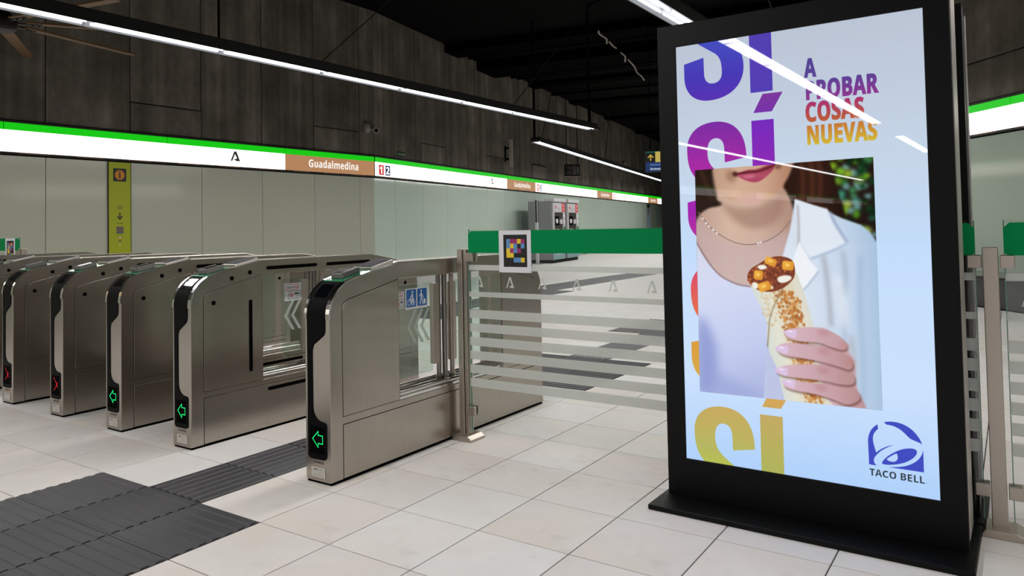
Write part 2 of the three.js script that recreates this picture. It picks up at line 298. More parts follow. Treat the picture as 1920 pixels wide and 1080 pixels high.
{
  const W = 'white light box, ';
  // behind the viewer, mirrored in the advertising screen: one row every ten metres brown, lines, blank, emblem
  const row = thing('illuminated_sign_row', 'row of light boxes far behind the viewer, seen only mirrored in the advertising screen', 'sign', [-9.2, SIGN0, 0], Math.PI / 2), H = SIGN1 - SIGN0, hG = H * .255;
  obj('sign_housing', bb(-66, .3, -.03, H + .03, -.15, -.014), M.signTrim, row);
  for (let k = 0, s = -2.18; s > -65; k++, s -= 2.5) {
    const kind = ['lines', 'brown', 'emblem', 'blank'][k % 4];
    obj('sign_face', plate(2.49, H - hG, .012, s + 1.25, (H - hG) / 2, -.006), signMats[kind], row); obj('sign_green_strip', bb(s + .006, s + 2.494, H - hG, H, -.012, 0), signGreen, row);
    if (s > -15) areaLight(row, kind === 'brown' ? 0xb08058 : 0xfff2e2, kind === 'brown' ? .35 : SIGN_LIGHT, 2.45, H - hG, [s + 1.25, (H - hG) / 2, .02], [s + 1.25, (H - hG) / 2, 5]);
  }
  signBox(wallLeft, .32, 'blank', W + 'blank, at the left end of the wall');
  signBox(wallLeft, 2.82, 'blank', W + 'blank, above the yellow information panel');
  signBox(wallLeft, 5.32, 'emblem', W + 'with a dark A emblem, beside the large brown station name');
  signBox(wallLeft, 7.82, 'brown', 'large brown light box reading Guadalmedina, nearest of the three station names');
  const F = [[.0, 'lines', W + 'with red 1 and blue 2, right of the large station name'], [2.5, 'blank', W + 'blank, second after the large station name'], [5.0, 'emblem', W + 'with small emblem, left of the second station name'], [7.5, 'brown', 'brown light box reading Guadalmedina, second of the three station names'],
    [10, 'lines', W + 'with line numbers, right of the second station name'], [12.5, 'blank', W + 'blank, above and beyond the ticket machines'], [15, 'emblem', W + 'with small emblem, left of the third station name'], [17.5, 'brown', 'small brown light box reading Guadalmedina, third and farthest station name'],
    [20, 'lines', W + 'with line numbers, right of the farthest station name'], [22.5, 'blank', W + 'blank, near the far grey wall panel'], [25, 'emblem', W + 'small, last white one before the screen edge'], [27.5, 'brown', 'tiny brown light box at the screen edge, far down the wall'], [30, 'lines', W + 'tiny, farthest one down the left wall']];
  F.forEach(([s, k, l]) => signBox(wallFar, s, k, l));
  wallRight.updateWorldMatrix(true, false);
  signBox(wallRight, -2.13, 'blank', 'white light box on the right wall touching the edge of the black screen pillar'); signBox(wallRight, .37, 'blank', 'white light box on the right wall cut off by the right edge of the view');
}

// ───────────── hanging lamps ─────────────
const LAMP_Y = 3.2;
function lampRow(label, a, b, runs, extras = () => {}) {     // runs: [start, end] of lit stretches in metres from a towards b
  const A = new THREE.Vector3(...a), d = new THREE.Vector3(...b).sub(A).normalize(), turn = Math.atan2(-d.z, d.x);
  const o = thing('hanging_lamp', label, 'lamp', a, turn);    // local x runs along the row
  for (const [s0, s1] of runs) {
    const n = Math.max(1, Math.round((s1 - s0) / 1.5)), L = (s1 - s0) / n;
    obj('lamp_housing', [bb(s0 - .02, s1 + .02, .05, .125, -.12, .12, .012), bb(s0 - .02, s1 + .02, .0, .06, .11, .12), bb(s0 - .02, s1 + .02, .0, .06, -.12, -.11), bb(s0 - .16, s0 - .02, .0, .06, -.1, .1, .01), bb(s1 + .02, s1 + .16, .0, .06, -.1, .1, .01)], M.lampHousing, o);
    for (let k = 0; k < n; k++) {
      const x0 = s0 + k * L, x1 = x0 + L;
      const refl = prism([[-.107, .004], [-.05, .048], [.05, .048], [.107, .004], [.107, .0], [.05, .044], [-.05, .044], [-.107, .0]].map(([p, q]) => [p, q]), L - .006).rotateY(Math.PI / 2).translate(x0 + .003, 0, 0);
      obj('lamp_reflector', refl, M.lampReflector, o);
      for (const z of [-.045, .045]) obj('lamp_tube', plain(new THREE.CylinderGeometry(.013, .013, L - .09, 10).rotateZ(Math.PI / 2).translate((x0 + x1) / 2, .018, z)), M.lampTube, o);
      areaLight(o, 0xfffaf7, LAMP_LIGHT, L - .03, .19, [(x0 + x1) / 2, -.003, 0], null);
    }
  }
  extras(o); return o;
}
lampRow('long row of white tube lamps hanging above the ticket gates', [-4.71, LAMP_Y, -12.22], [-4.71, LAMP_Y, 20], [[0, 49.5]], (o) => {
  obj('lamp_rod', tube([[.12, .1, 0], [.12, 2.45, 0], [.12, 2.6, -.02], [.12, 2.66, -.2], [.12, 2.68, -.8], [.12, 2.68, -3.5]], .035, 60), M.blackPipe, o);
  for (const x of [3.1, 7.6, 13.6]) obj('lamp_wire', rod([x, .1, 0], [x - 3.2, 2.93, -.25], .008, 5), M.wire, o);
  obj('lamp_rod', rod([9.06, .1, 0], [9.06, 2.93, 0], .014), M.blackPipe, o);
});
lampRow('nearest row of tube lamps, cut off by the top of the black screen pillar', [-.13, LAMP_Y, -12.4], [-.13, LAMP_Y, 20], [[0, 25.6], [28.6, 34.2]], (o) => {
  obj('lamp_wire', rod([2.2, .1, 0], [6.2, 2.93, .1], .009, 5), M.wire, o);
});
lampRow('added row of tube lamps outside the view, brightening the right of the hall', [4.45, LAMP_Y, -6], [4.45, LAMP_Y, 20], [[0, 24]]);  // unseen row, added to lift the light on the right-hand floor
lampRow('farther slanting row of tube lamps beyond the long row, near the end of the hall', [-6.8, LAMP_Y, -13.3], [-10.87, LAMP_Y, -31], [[.1, 24.1]], (o) => {
  obj('lamp_rod', rod([-.02, .1, 0], [-.02, 2.93, 0], .03), M.blackPipe, o);
  obj('lamp_wire', rod([.5, .1, 0], [2.6, 2.6, -.1], .01, 5), M.wire, o); obj('lamp_wire', rod([7.2, .1, 0], [8.8, 2.6, -.1], .012, 5), M.wire, o);
});

lampRow('added far row of tube lamps, unseen behind the black screen pillar', [-2.2, LAMP_Y, -13.6], [-6.27, LAMP_Y, -31.3], [[.1, 21.1]]);  // added out of sight to brighten the far wall and floor

// ───────────── ceiling fan ─────────────
{
  const o = thing('ceiling_fan', 'large brown ceiling fan cut off at the upper left corner, behind the lamp row', 'fan', [-7.21, 3.7, -1.94]);
  obj('fan_rod', cyl(.04, .04, 2.3, 0, 1.28, 0), M.fanDark, o);
  obj('fan_hub', plain(new THREE.LatheGeometry([[0, -.1], [.16, -.1], [.2, -.07], [.2, .06], [.12, .12], [.12, .3], [.05, .34], [0, .34]].map((p) => new THREE.Vector2(...p)), 28)), M.fanDark, o);
  for (let k = 0; k < 8; k++) {
    const a = THREE.MathUtils.degToRad(12.2 + 45 * k);         // from -z towards -x
    const g = [prism([[.3, -.085], [1.88, -.075], [1.93, -.03], [1.93, .03], [1.88, .075], [.3, .085]], .02, .004).rotateX(-Math.PI / 2).rotateX(.12)];
    const bl = obj('fan_blade', g, M.fanBlade, o); bl.rotation.y = Math.PI / 2 + a;
    obj('blade_bracket', [bb(.1, .46, -.012, .0, -.03, .03), cyl(.012, .012, .03, .36, -.01, .015, 8), cyl(.012, .012, .03, .42, -.01, -.015, 8)], M.fanDark, bl);
  }
}

// ───────────── ticket gates ─────────────
const GW = .168, GF = -.447, GL = 1.888;
const front = [[0, .012], [0, .78], [.004, .806], [.012, .832], [.024, .855], [.042, .879], [.063, .899], [.09, .918], [.117, .932], [.18, .948], [.278, .969], [.478, 1.007]];
const mirror = (a) => a.map(([u, y]) => [GL - u, y]).reverse();
const WIN = [[.478, .300], [1.410, .300], [1.410, .920], [.478, .920]];
const across = (g) => g.rotateY(Math.PI / 2);               // outline (u, y) → across the gate
const gateBody = across(prism([...front, ...mirror(front)], GW, .004, [WIN])).translate(-GW / 2, 0, 0);
const gatePlinth = bb(-GW / 2 + .004, GW / 2 - .004, 0, .02, -GL + .01, -.006);
const sidePts = [[.080, .303], [.080, .80], [.085, .822], [.097, .836], [.13, .848], [.472, .918], [.472, .303]];
const sideOf = (pts, t) => across(prism(pts, t, .0012));
const grow = (p, e) => { const cx = (Math.min(...p.map((q) => q[0])) + Math.max(...p.map((q) => q[0]))) / 2, cy = (Math.min(...p.map((q) => q[1])) + Math.max(...p.map((q) => q[1]))) / 2, kx = 1 + 2 * e / (Math.max(...p.map((q) => q[0])) - Math.min(...p.map((q) => q[0]))), ky = 1 + 2 * e / (Math.max(...p.map((q) => q[1])) - Math.min(...p.map((q) => q[1]))); return p.map(([x, y]) => [cx + (x - cx) * kx, cy + (y - cy) * ky]); };
const gateSide = [sideOf(sidePts, .006), sideOf(mirror(sidePts), .006)];
const gateLower = sideOf([[.080, .016], [.080, .264], [GL - .08, .264], [GL - .08, .016]], .006);
const lowPts = [[.080, .016], [.080, .264], [GL - .08, .264], [GL - .08, .016]], gateSeams = [across(prism(grow(sidePts, .003), .005)), across(prism(grow(mirror(sidePts), .003), .005)), across(prism(grow(lowPts, .003), .005))];
// arc length along the front
const fl = [0]; for (let k = 1; k < front.length; k++) fl.push(fl[k - 1] + Math.hypot(front[k][0] - front[k - 1][0], front[k][1] - front[k - 1][1]));
function onFront(t) {                                        // t = metres up the front, from the floor; {u, y, nu, ny}
  t -= .012; let k = 1; while (k < fl.length - 1 && fl[k] < t) k++;
  const f = (t - fl[k - 1]) / (fl[k] - fl[k - 1]), A = front[k - 1], B = front[k], l = fl[k] - fl[k - 1], du = (B[0] - A[0]) / l, dy = (B[1] - A[1]) / l;
  return { u: A[0] + (B[0] - A[0]) * f, y: A[1] + (B[1] - A[1]) * f, nu: -dy, ny: du };
}
const FX = (f) => (f - .5) * GW;
function frontStrip(rows, off, back = -.002) {               // rows [t, left, right] (fractions of the width): a thin shell that follows the front
  const P = [], pt = (r, f, o) => { const q = onFront(r[0]); return [FX(f), q.y + q.ny * o, -(q.u + q.nu * o)]; };
  const Q = (a, b, c, d) => P.push(...a, ...b, ...c, ...a, ...c, ...d);
  for (let k = 0; k + 1 < rows.length; k++) {
    const a = rows[k], b = rows[k + 1];
    Q(pt(a, a[1], off), pt(a, a[2], off), pt(b, b[2], off), pt(b, b[1], off));
    Q(pt(a, a[2], off), pt(a, a[2], back), pt(b, b[2], back), pt(b, b[2], off)); Q(pt(a, a[1], back), pt(a, a[1], off), pt(b, b[1], off), pt(b, b[1], back));
  }
  const a = rows[0], b = rows[rows.length - 1]; Q(pt(a, a[1], back), pt(a, a[2], back), pt(a, a[2], off), pt(a, a[1], off)); Q(pt(b, b[1], off), pt(b, b[2], off), pt(b, b[2], back), pt(b, b[1], back));
  const g = new THREE.BufferGeometry(); g.setAttribute('position', new THREE.Float32BufferAttribute(P, 3)); g.computeVertexNormals(); return metres(g);
}
const lerp = (a, b, f) => a + (b - a) * f, smooth = (f) => f * f * (3 - 2 * f);
const bezelRows = (() => {
  const R = [], r0 = .02;
  for (let k = 0; k <= 5; k++) { const a = k / 5 * Math.PI / 2, e = r0 * (1 - Math.sin(a)) / GW; R.push([.112 + r0 * (1 - Math.cos(a)), .11 + e, .85 - e]); }
  R.push([.27, .11, .85]); for (let k = 1; k <= 4; k++) { const a = k / 4 * Math.PI / 2; R.push([.27 + .016 * Math.sin(a), .11, .85 - .016 / GW * (1 - Math.cos(a))]); }
  for (let k = 0; k <= 8; k++) { const a = k / 8 * Math.PI / 2; R.push([.288 + .062 * (1 - Math.cos(a)), .11, .31 + .36 * (1 - Math.sin(a))]); }
  R.push([.615, .11, .31]); for (let k = 1; k <= 8; k++) R.push([.615 + .012 * k, .11, .31 + .52 * (k < 3 ? .05 * k : k > 6 ? .9 + .05 * (k - 6) : .1 + .2 * (k - 2))]);
  for (let t = .73; t < .962; t += .018) R.push([t, .11, .83]); R.push([.962, .11, .83]); return R;
})();
const gateBezel = frontStrip(bezelRows, .0035);
const rowsOf = (t0, t1, a, b, n = 14) => Array.from({ length: n + 1 }, (_, k) => [lerp(t0, t1, k / n), a, b]);
const gateTrims = [frontStrip(rowsOf(.765, 1.335, .0, .10, 26), .004, -.004), frontStrip(rowsOf(.765, 1.335, .86, 1.0, 26), .004, -.004)];
const gateScanner = frontStrip(rowsOf(.865, .945, .24, .72, 6), .005);
const SLOPE = Math.atan2(1.007 - .932, .478 - .117);
const onSlope = (g) => g.rotateX(SLOPE).translate(0, .932, -.117);
const gateReaderBase = onSlope(bb(FX(.11), FX(.85), -.001, .006, -.185, .012, .002));
const gateReader = onSlope(merge([bb(FX(.24), FX(.74), .006, .03, -.135, -.018, .004), bb(FX(.24), FX(.30), .028, .034, -.135, -.018, .001), bb(FX(.68), FX(.74), .028, .034, -.135, -.018, .001)]));
const gateReaderPad = onSlope(bb(FX(.32), FX(.66), .029, .032, -.12, -.034, .001));
const gateDisplay = onSlope(bb(FX(.14), FX(.83), .004, .0195, -.345, -.205, .003));
const gateDisplayFrame = onSlope(bb(FX(.10), FX(.86), -.004, .017, -.358, -.193, .004));
const arrowPanel = merge([frontStrip(rowsOf(.138, .262, .22, .76, 3), .0045)]);
const ledPath = (pts, closed) => { const L = []; const n = pts.length; for (let k = 0; k < (closed ? n : n - 1); k++) { const a = pts[k], b = pts[(k + 1) % n], A = [FX(a[0]), a[1]], B = [FX(b[0]), b[1]], len = Math.hypot(B[0] - A[0], B[1] - A[1]), m = Math.max(2, Math.round(len / .0052)); for (let i = 0; i < m; i++) L.push(plain(new THREE.SphereGeometry(.0021, 8, 6).scale(1, 1, .5).translate(lerp(A[0], B[0], i / m), lerp(A[1], B[1], i / m), .0052))); } return merge(L); };
const arrowGeo = ledPath([[.31, .206], [.53, .242], [.53, .224], [.71, .224], [.71, .187], [.53, .187], [.53, .169]], true);
const crossGeo = ledPath([[.38, .25], [.46, .232], [.64, .206], [.46, .18], [.38, .163]], false);
const crossGeo2 = ledPath([[.70, .19], [.56, .206], [.70, .224]], false);
const slotGeo = (u0, u1, y, r = .0105) => { const P = []; for (let k = 0; k <= 8; k++) { const a = -Math.PI / 2 - k / 8 * Math.PI; P.push([u0 + r + r * Math.cos(a), y + r * Math.sin(a)]); } for (let k = 0; k <= 8; k++) { const a = Math.PI / 2 - k / 8 * Math.PI; P.push([u1 - r + r * Math.cos(a), y + r * Math.sin(a)]); } return across(prism(P, .003)).translate(GW / 2 + .0012, 0, 0); };
const slotUp = (u, y0, y1, r = .010) => { const P = []; for (let k = 0; k <= 8; k++) { const a = Math.PI + k / 8 * Math.PI; P.push([u + r * Math.cos(a), y0 + r + r * Math.sin(a)]); } for (let k = 0; k <= 8; k++) { const a = k / 8 * Math.PI; P.push([u + r * Math.cos(a), y1 - r + r * Math.sin(a)]); } return across(prism(P, .003)).translate(GW / 2 + .0035, 0, 0); };
const hole = (u, y, d = .0015) => plain(new THREE.CylinderGeometry(.0125, .0125, .003, 18).rotateZ(Math.PI / 2).translate(GW / 2 + d, y, -u));
const ratingTex = canvasTex(256, 128, (g) => { g.fillStyle = '#bdbab4'; g.fillRect(0, 0, 256, 128); g.fillStyle = '#55524e'; g.fillRect(40, 22, 74, 14); g.fillStyle = '#8b8883'; g.fillRect(128, 26, 90, 7); g.fillRect(30, 96, 190, 6); g.fillRect(150, 60, 14, 20); });
const captionTex = canvasTex(256, 48, (g) => { g.fillStyle = '#7d756d'; g.fillRect(0, 0, 256, 48); g.fillStyle = '#37322e'; for (const [a, b] of [[26, 50], [96, 84], [196, 34]]) g.fillRect(a, 14, b, 20); });
const matRating = std({ map: ratingTex, roughness: .6 }), matCaption = std({ map: captionTex, roughness: .45, metalness: .4 });
const ICON = (g, x, what) => {
  g.fillStyle = '#1668b4'; g.beginPath(); g.roundRect(x, 12, 222, 236, 20); g.fill(); g.fillStyle = g.strokeStyle = '#f2f5f8'; g.lineCap = 'round';
  const X = (a) => x + a, line = (w, ...p) => { g.lineWidth = w; g.beginPath(); p.forEach(([a, b], k) => g[k ? 'lineTo' : 'moveTo'](X(a), b)); g.stroke(); };
  if (what === 'bike') { for (const c of [60, 150]) { g.lineWidth = 9; g.beginPath(); g.arc(X(c), 186, 38, 0, 7); g.stroke(); } line(9, [60, 186], [88, 126], [150, 186], [98, 190], [88, 126]); line(9, [150, 186], [150, 120]); g.beginPath(); g.arc(X(138), 48, 17, 0, 7); g.fill(); line(28, [136, 82], [140, 120]); line(13, [128, 84], [90, 120]); line(17, [134, 132], [112, 205]); line(17, [146, 132], [160, 205]); }
  else { g.beginPath(); g.arc(X(96), 44, 17, 0, 7); g.fill(); line(28, [92, 78], [94, 124]); line(12, [84, 82], [54, 102], [52, 116]); line(12, [100, 84], [140, 130]); line(17, [92, 132], [78, 170], [66, 226]); line(17, [98, 132], [118, 176], [130, 226]); g.fillRect(X(148), 158, 44, 66); line(7, [140, 132], [156, 160]); }
};
const iconTex = canvasTex(512, 280, (g) => { g.fillStyle = '#e6e8ea'; g.fillRect(0, 0, 512, 280); ICON(g, 22, 'bike'); ICON(g, 268, 'walk'); });
const payTex = canvasTex(400, 320, (g) => {
  g.fillStyle = '#dcdee0'; g.fillRect(0, 0, 400, 320); const para = (x, y, w, h, c) => { g.strokeStyle = c; g.lineWidth = 9; g.beginPath(); g.moveTo(x + 26, y); g.lineTo(x + w, y); g.lineTo(x + w - 26, y + h); g.lineTo(x, y + h); g.closePath(); g.stroke(); };
  para(24, 26, 300, 100, '#c02a34'); para(80, 150, 300, 140, '#1d5646'); g.font = 'bold 62px sans-serif'; g.fillStyle = '#1d5646'; g.fillText('Metro', 60, 98); g.fillStyle = '#c02a34'; g.fillText('Pay', 222, 98);
  g.font = 'bold 104px sans-serif'; g.fillText('M', 118, 258); g.fillStyle = '#1d5646'; g.fillRect(232, 180, 112, 34); g.font = '40px sans-serif'; g.fillText('pay', 246, 262);
});
const matIcons = std({ map: iconTex, roughness: .5, side: THREE.DoubleSide }), matPay = std({ map: payTex, roughness: .5, side: THREE.DoubleSide });
const sideSticker = (w, h, u, y) => { const g = plate(w, h, .001).rotateY(Math.PI / 2); return g.translate(.0065, y, -u); };
const chevron = (u, y, h, w, t) => across(prism([[u, y], [u + w, y + h / 2], [u + w + t, y + h / 2], [u + t, y], [u + w + t, y - h / 2], [u + w, y - h / 2]], .0012)).translate(.0055, 0, 0);
function paddleShape(u0, u1) { const r = .05; const P = [[u1, .42], [u1, .875], [u0 + .01, .875], [u0, .865]]; for (let k = 0; k <= 6; k++) { const a = Math.PI + k / 6 * Math.PI / 2; P.push([u0 + r + r * Math.cos(a), .385 + r + r * Math.sin(a)]); } P.push([u1, .385]); return across(prism(P.reverse(), .010)).translate(-.005, 0, 0); }
function makeGate(label, rightFace, led, wide, plainSide) {
  const o = thing('ticket_gate', label, 'ticket gate', [rightFace - GW / 2, 0, GF], 0, 'row of ticket gates');
  obj('gate_housing', gateBody, M.steel, o); obj('gate_plinth', gatePlinth, M.blackMatt, o);
  for (const g of gateSide) obj('side_panel', g.clone().translate(GW / 2 - .0035, 0, 0), M.steel, o);
  for (const g of gateSeams) obj('panel_seam', g.clone().translate(GW / 2 - .0049, 0, 0), M.blackMatt, o);
  for (const g of gateSide) obj('side_panel', g.clone().translate(-GW / 2 - .0025, 0, 0), M.steel, o);
  obj('lower_panel', gateLower.clone().translate(GW / 2 - .0035, 0, 0), M.steel, o); obj('lower_panel', gateLower.clone().translate(-GW / 2 - .0025, 0, 0), M.steel, o);
  const bz = obj('front_bezel', gateBezel, M.black, o); obj('scanner_window', gateScanner, M.darkGlass, bz);
  const ap = obj('arrow_display', arrowPanel, M.blackMatt, bz); void ap;
  if (led === 'green') obj('arrow_light', arrowGeo, ledGreen, bz); else { obj('cross_light', crossGeo, ledRed, bz); obj('cross_light', crossGeo2, ledRed, bz); }
  for (const g of gateTrims) obj('edge_trim', g, M.polished, o);
  obj('rating_plate', plate(FX(.78) - FX(.23), .046, .002, FX(.505), .052, .0012), matRating, o); obj('front_caption', plate(.07, .012, .001, FX(.5), .098, .0008), matCaption, o);
  const rb = obj('reader_base', gateReaderBase, M.readerGreen, o); const rd = obj('card_reader', gateReader, M.readerGrey, rb); void rd; obj('reader_pad', gateReaderPad, M.darkGlass, rb);
  const df = obj('display_frame', gateDisplayFrame, M.steelFlat, o); obj('gate_display', gateDisplay, M.displayGlass, df);
  if (!plainSide) {
    for (const [a, b, y] of [[.507, .902, .958], [.986, 1.382, .958], [.507, .90, .238], [.986, 1.382, .238]]) obj('sensor_slot', slotGeo(a, b, y), M.blackMatt, o);
    obj('sensor_slot', slotUp(.388, .362, .78), M.blackMatt, o); obj('sensor_slot', slotUp(GL - .388, .362, .78), M.blackMatt, o);
    for (const [u, y, d] of [[.264, .912, .0015], [.388, .939, .0015], [.141, .783, .0035]]) { obj('sensor_eye', hole(u, y, d), M.blackMatt, o); obj('sensor_eye', hole(GL - u, y, d), M.blackMatt, o); }
  }
  obj('window_sill', [bb(-GW / 2 + .01, GW / 2 - .006, .30, .312, -1.408, -.48), rod([GW / 2 - .02, .326, -.48], [GW / 2 - .02, .326, -1.408], .012, 12), rod([-GW / 2 + .02, .326, -.48], [-GW / 2 + .02, .326, -1.408], .012, 12)], M.polished, o);
  const u0 = wide ? .50 : .685, pd = obj('glass_paddle', paddleShape(u0, .842), M.glassTint, o);
  obj('paddle_edge', bb(-.014, .014, .42, .868, -.892, -.84, .003), M.satin, pd);
  if (wide) { obj('icon_sticker', sideSticker(.186, .112, .708, .797), matIcons, pd); obj('pay_sticker', sideSticker(.07, .09, .57, .797), matPay, pd); } else obj('pay_sticker', sideSticker(.135, .11, .772, .792), matPay, pd);
  for (let k = 0; k < (wide ? 3 : 2); k++) obj('frosted_chevron', chevron((wide ? .625 : .70) + k * .055, .645, .18, .06, .022), M.frostedSoft, pd);
  const rear = obj('glass_paddle', paddleShape(u0, .842).rotateY(Math.PI).translate(0, 0, -GL), M.glassTint, o); obj('paddle_edge', bb(-.014, .014, .42, .868, -GL + .84, -GL + .892, .003), M.satin, rear);
  for (let k = 0; k < 5; k++) { const u = [.900, .932, .964, .996, 1.022][k], x = [.0, .02, -.01, .02, 0][k]; obj('pivot_post', [cyl(.0135, .0135, .62, x, .61, -u, 14), cyl(.019, .019, .045, x, .325, -u, 14)], k > 2 ? M.satin : M.tubeDark, o); }
  return o;
}
const gateSpots = [
  [-.065, 'green', true, true, 'steel ticket gate beside the glass barrier post, green arrow, plain side without slots'],
  [-1.146, 'green', false, false, 'second nearest steel ticket gate, green arrow, long vertical slot, across the dark floor lane'],
  [-1.847, 'green', false, false, 'third steel ticket gate from the glass barrier, green arrow, next to a red-lit gate'],
  [-2.545, 'red', false, false, 'steel ticket gate with red lights directly beside the farthest green-arrow gate'],
  [-3.245, 'red', false, false, 'steel ticket gate with red lights at the left edge, its front partly cut off'],
  [-3.945, 'red', true, false, 'steel ticket gate behind the leftmost red-lit one, only its sloping top shows'],
  [-5.025, 'green', false, false, 'farthest steel ticket gate, only its top edge shows by the small green barrier'],
];
for (const [x, led, wide, flat, label] of gateSpots) makeGate(label, x, led, wide, flat);

// ───────────── glass barriers ─────────────
const BZ = -1.40;
const cardTex = canvasTex(410, 452, (g, w, h) => {
  g.fillStyle = '#dcdce2'; g.fillRect(0, 0, w, h); g.fillStyle = '#121214'; g.fillRect(60, 46, 300, 346);
  const C = { b: '#5b8fc4', m: '#9c2a68', y: '#e8c92c' }; ['bmmym', 'byb.b', 'ymbm.', 'yy...', '..bby'].forEach((r, j) => [...r].forEach((c, i) => { if (C[c]) { g.fillStyle = C[c]; g.fillRect(98 + i * 46, 92 + j * 50, 46.5, 50.5); } }));
});
const matCard = std({ map: cardTex, roughness: .55 });
function makePost(label, x, sides = [-1, 1]) {
  const o = thing('barrier_post', label, 'post', [x, 0, BZ], 0, 'posts of the glass barrier');
  obj('post_column', sides.length > 1 ? bb(-.026, .024, .02, 1.066, -.024, .024, .003) : [bb(-.029, .005, .02, 1.056, -.028, .028, .003), bb(.007, .029, .02, 1.056, -.028, .02, .003)], M.satin, o);
  obj('post_foot', [prism([[-.058, 0], [-.058, .014], [-.045, .03], [.05, .03], [.075, .014], [.075, 0]], .13, .002).translate(0, 0, -.065)], M.satin, o);
  for (const y of [1.012, .162]) for (const s of sides) for (const z of [-.018, .018]) obj('glass_clamp', bb(s > 0 ? .029 : -.075, s > 0 ? .075 : -.029, y - .024, y + .024, z - .010, z + .010, .003), M.satin, o);
  return o;
}
makePost('slim steel post of the glass barrier, beside the side of the nearest ticket gate', 0, [1]);
makePost('steel post of the glass barrier right of the black screen pillar', 2.478);
makePost('steel post of the small far barrier with a green band at the left edge', -5.32, [-1]);
const emblemGeo = (() => { const h = .058, w = .05, f = (a) => prism(a.map(([u, v]) => [(u - .5) * w, (1 - v) * h]), .0012); return merge([f([[0, 1], [.40, 0], [.60, 0], [.54, .12], [.44, .22], [.13, 1]].reverse()), f([[.46, .2], [.60, 0], [1, 1], [.84, 1], [.72, .72]].reverse()), f([[.36, .88], [.74, .74], [.84, 1], [.70, 1]].reverse())]); })();
function makePane(label, x0, x1, card) {
  const o = thing('glass_barrier', label, 'glass barrier', [x0, .05, BZ], 0, 'panes of the glass barrier'), w = x1 - x0;
  const box = new THREE.BoxGeometry(w, 1.116, .01).translate(w / 2, .558, 0), ix = [...box.index.array]; box.setIndex([...ix.slice(0, 18), ...ix.slice(24)]); obj('glass_pane', plain(box), M.glass, o);
  const r = .012, gb = prism([[0, .985 + r], [r, .985], [w - r, .985], [w, .985 + r], [w, 1.107 - .02], [w - .02, 1.107], [.02, 1.107], [0, 1.107 - .02]], .0016).translate(0, 0, .0052); obj('green_band', gb, M.greenBand, o);
  obj('frosted_stripe', bb(.002, w - .002, .890, .919, .0052, .0064), M.frosted, o); obj('frosted_stripe', bb(.002, w - .002, .743, .770, .0052, .0064), M.frosted, o);
  for (let k = 0; k < 6; k++) { const y = .245 + k * .0757; obj('frosted_stripe', bb(.002, w - .002, y, y + .047, .0052, .0064), M.frosted, o); }
  for (let x = .073; x < w; x += .203) obj('frosted_emblem', emblemGeo.clone().translate(x, .797, .0053), M.frosted, o);
  for (const [s, a, b] of [[1, .0, .0035], [1, w - .0035, w]]) obj('glass_edge', bb(a, b, 0, 1.116, -.0045, .0045), M.glassEdge, o);
  if (card != null) { const c = obj('code_card', plate(.205, .226, .002, card + .1025, .994, .0085), matCard, o); c.userData.label = 'white card printed with a black, blue, purple and yellow colour code'; }
  return o;
}
makePane('wide glass barrier with green band and frosted stripes, carrying the colour code card', .036, 2.43, .21);
makePane('glass barrier with green band right of the post at the right edge', 2.52, 4.3, null);
makePane('small far glass barrier with green band at the left edge behind the gates', -7.4, -5.378, 1.738);
makePost('steel post outside the view at the right end of the barrier', 4.345);

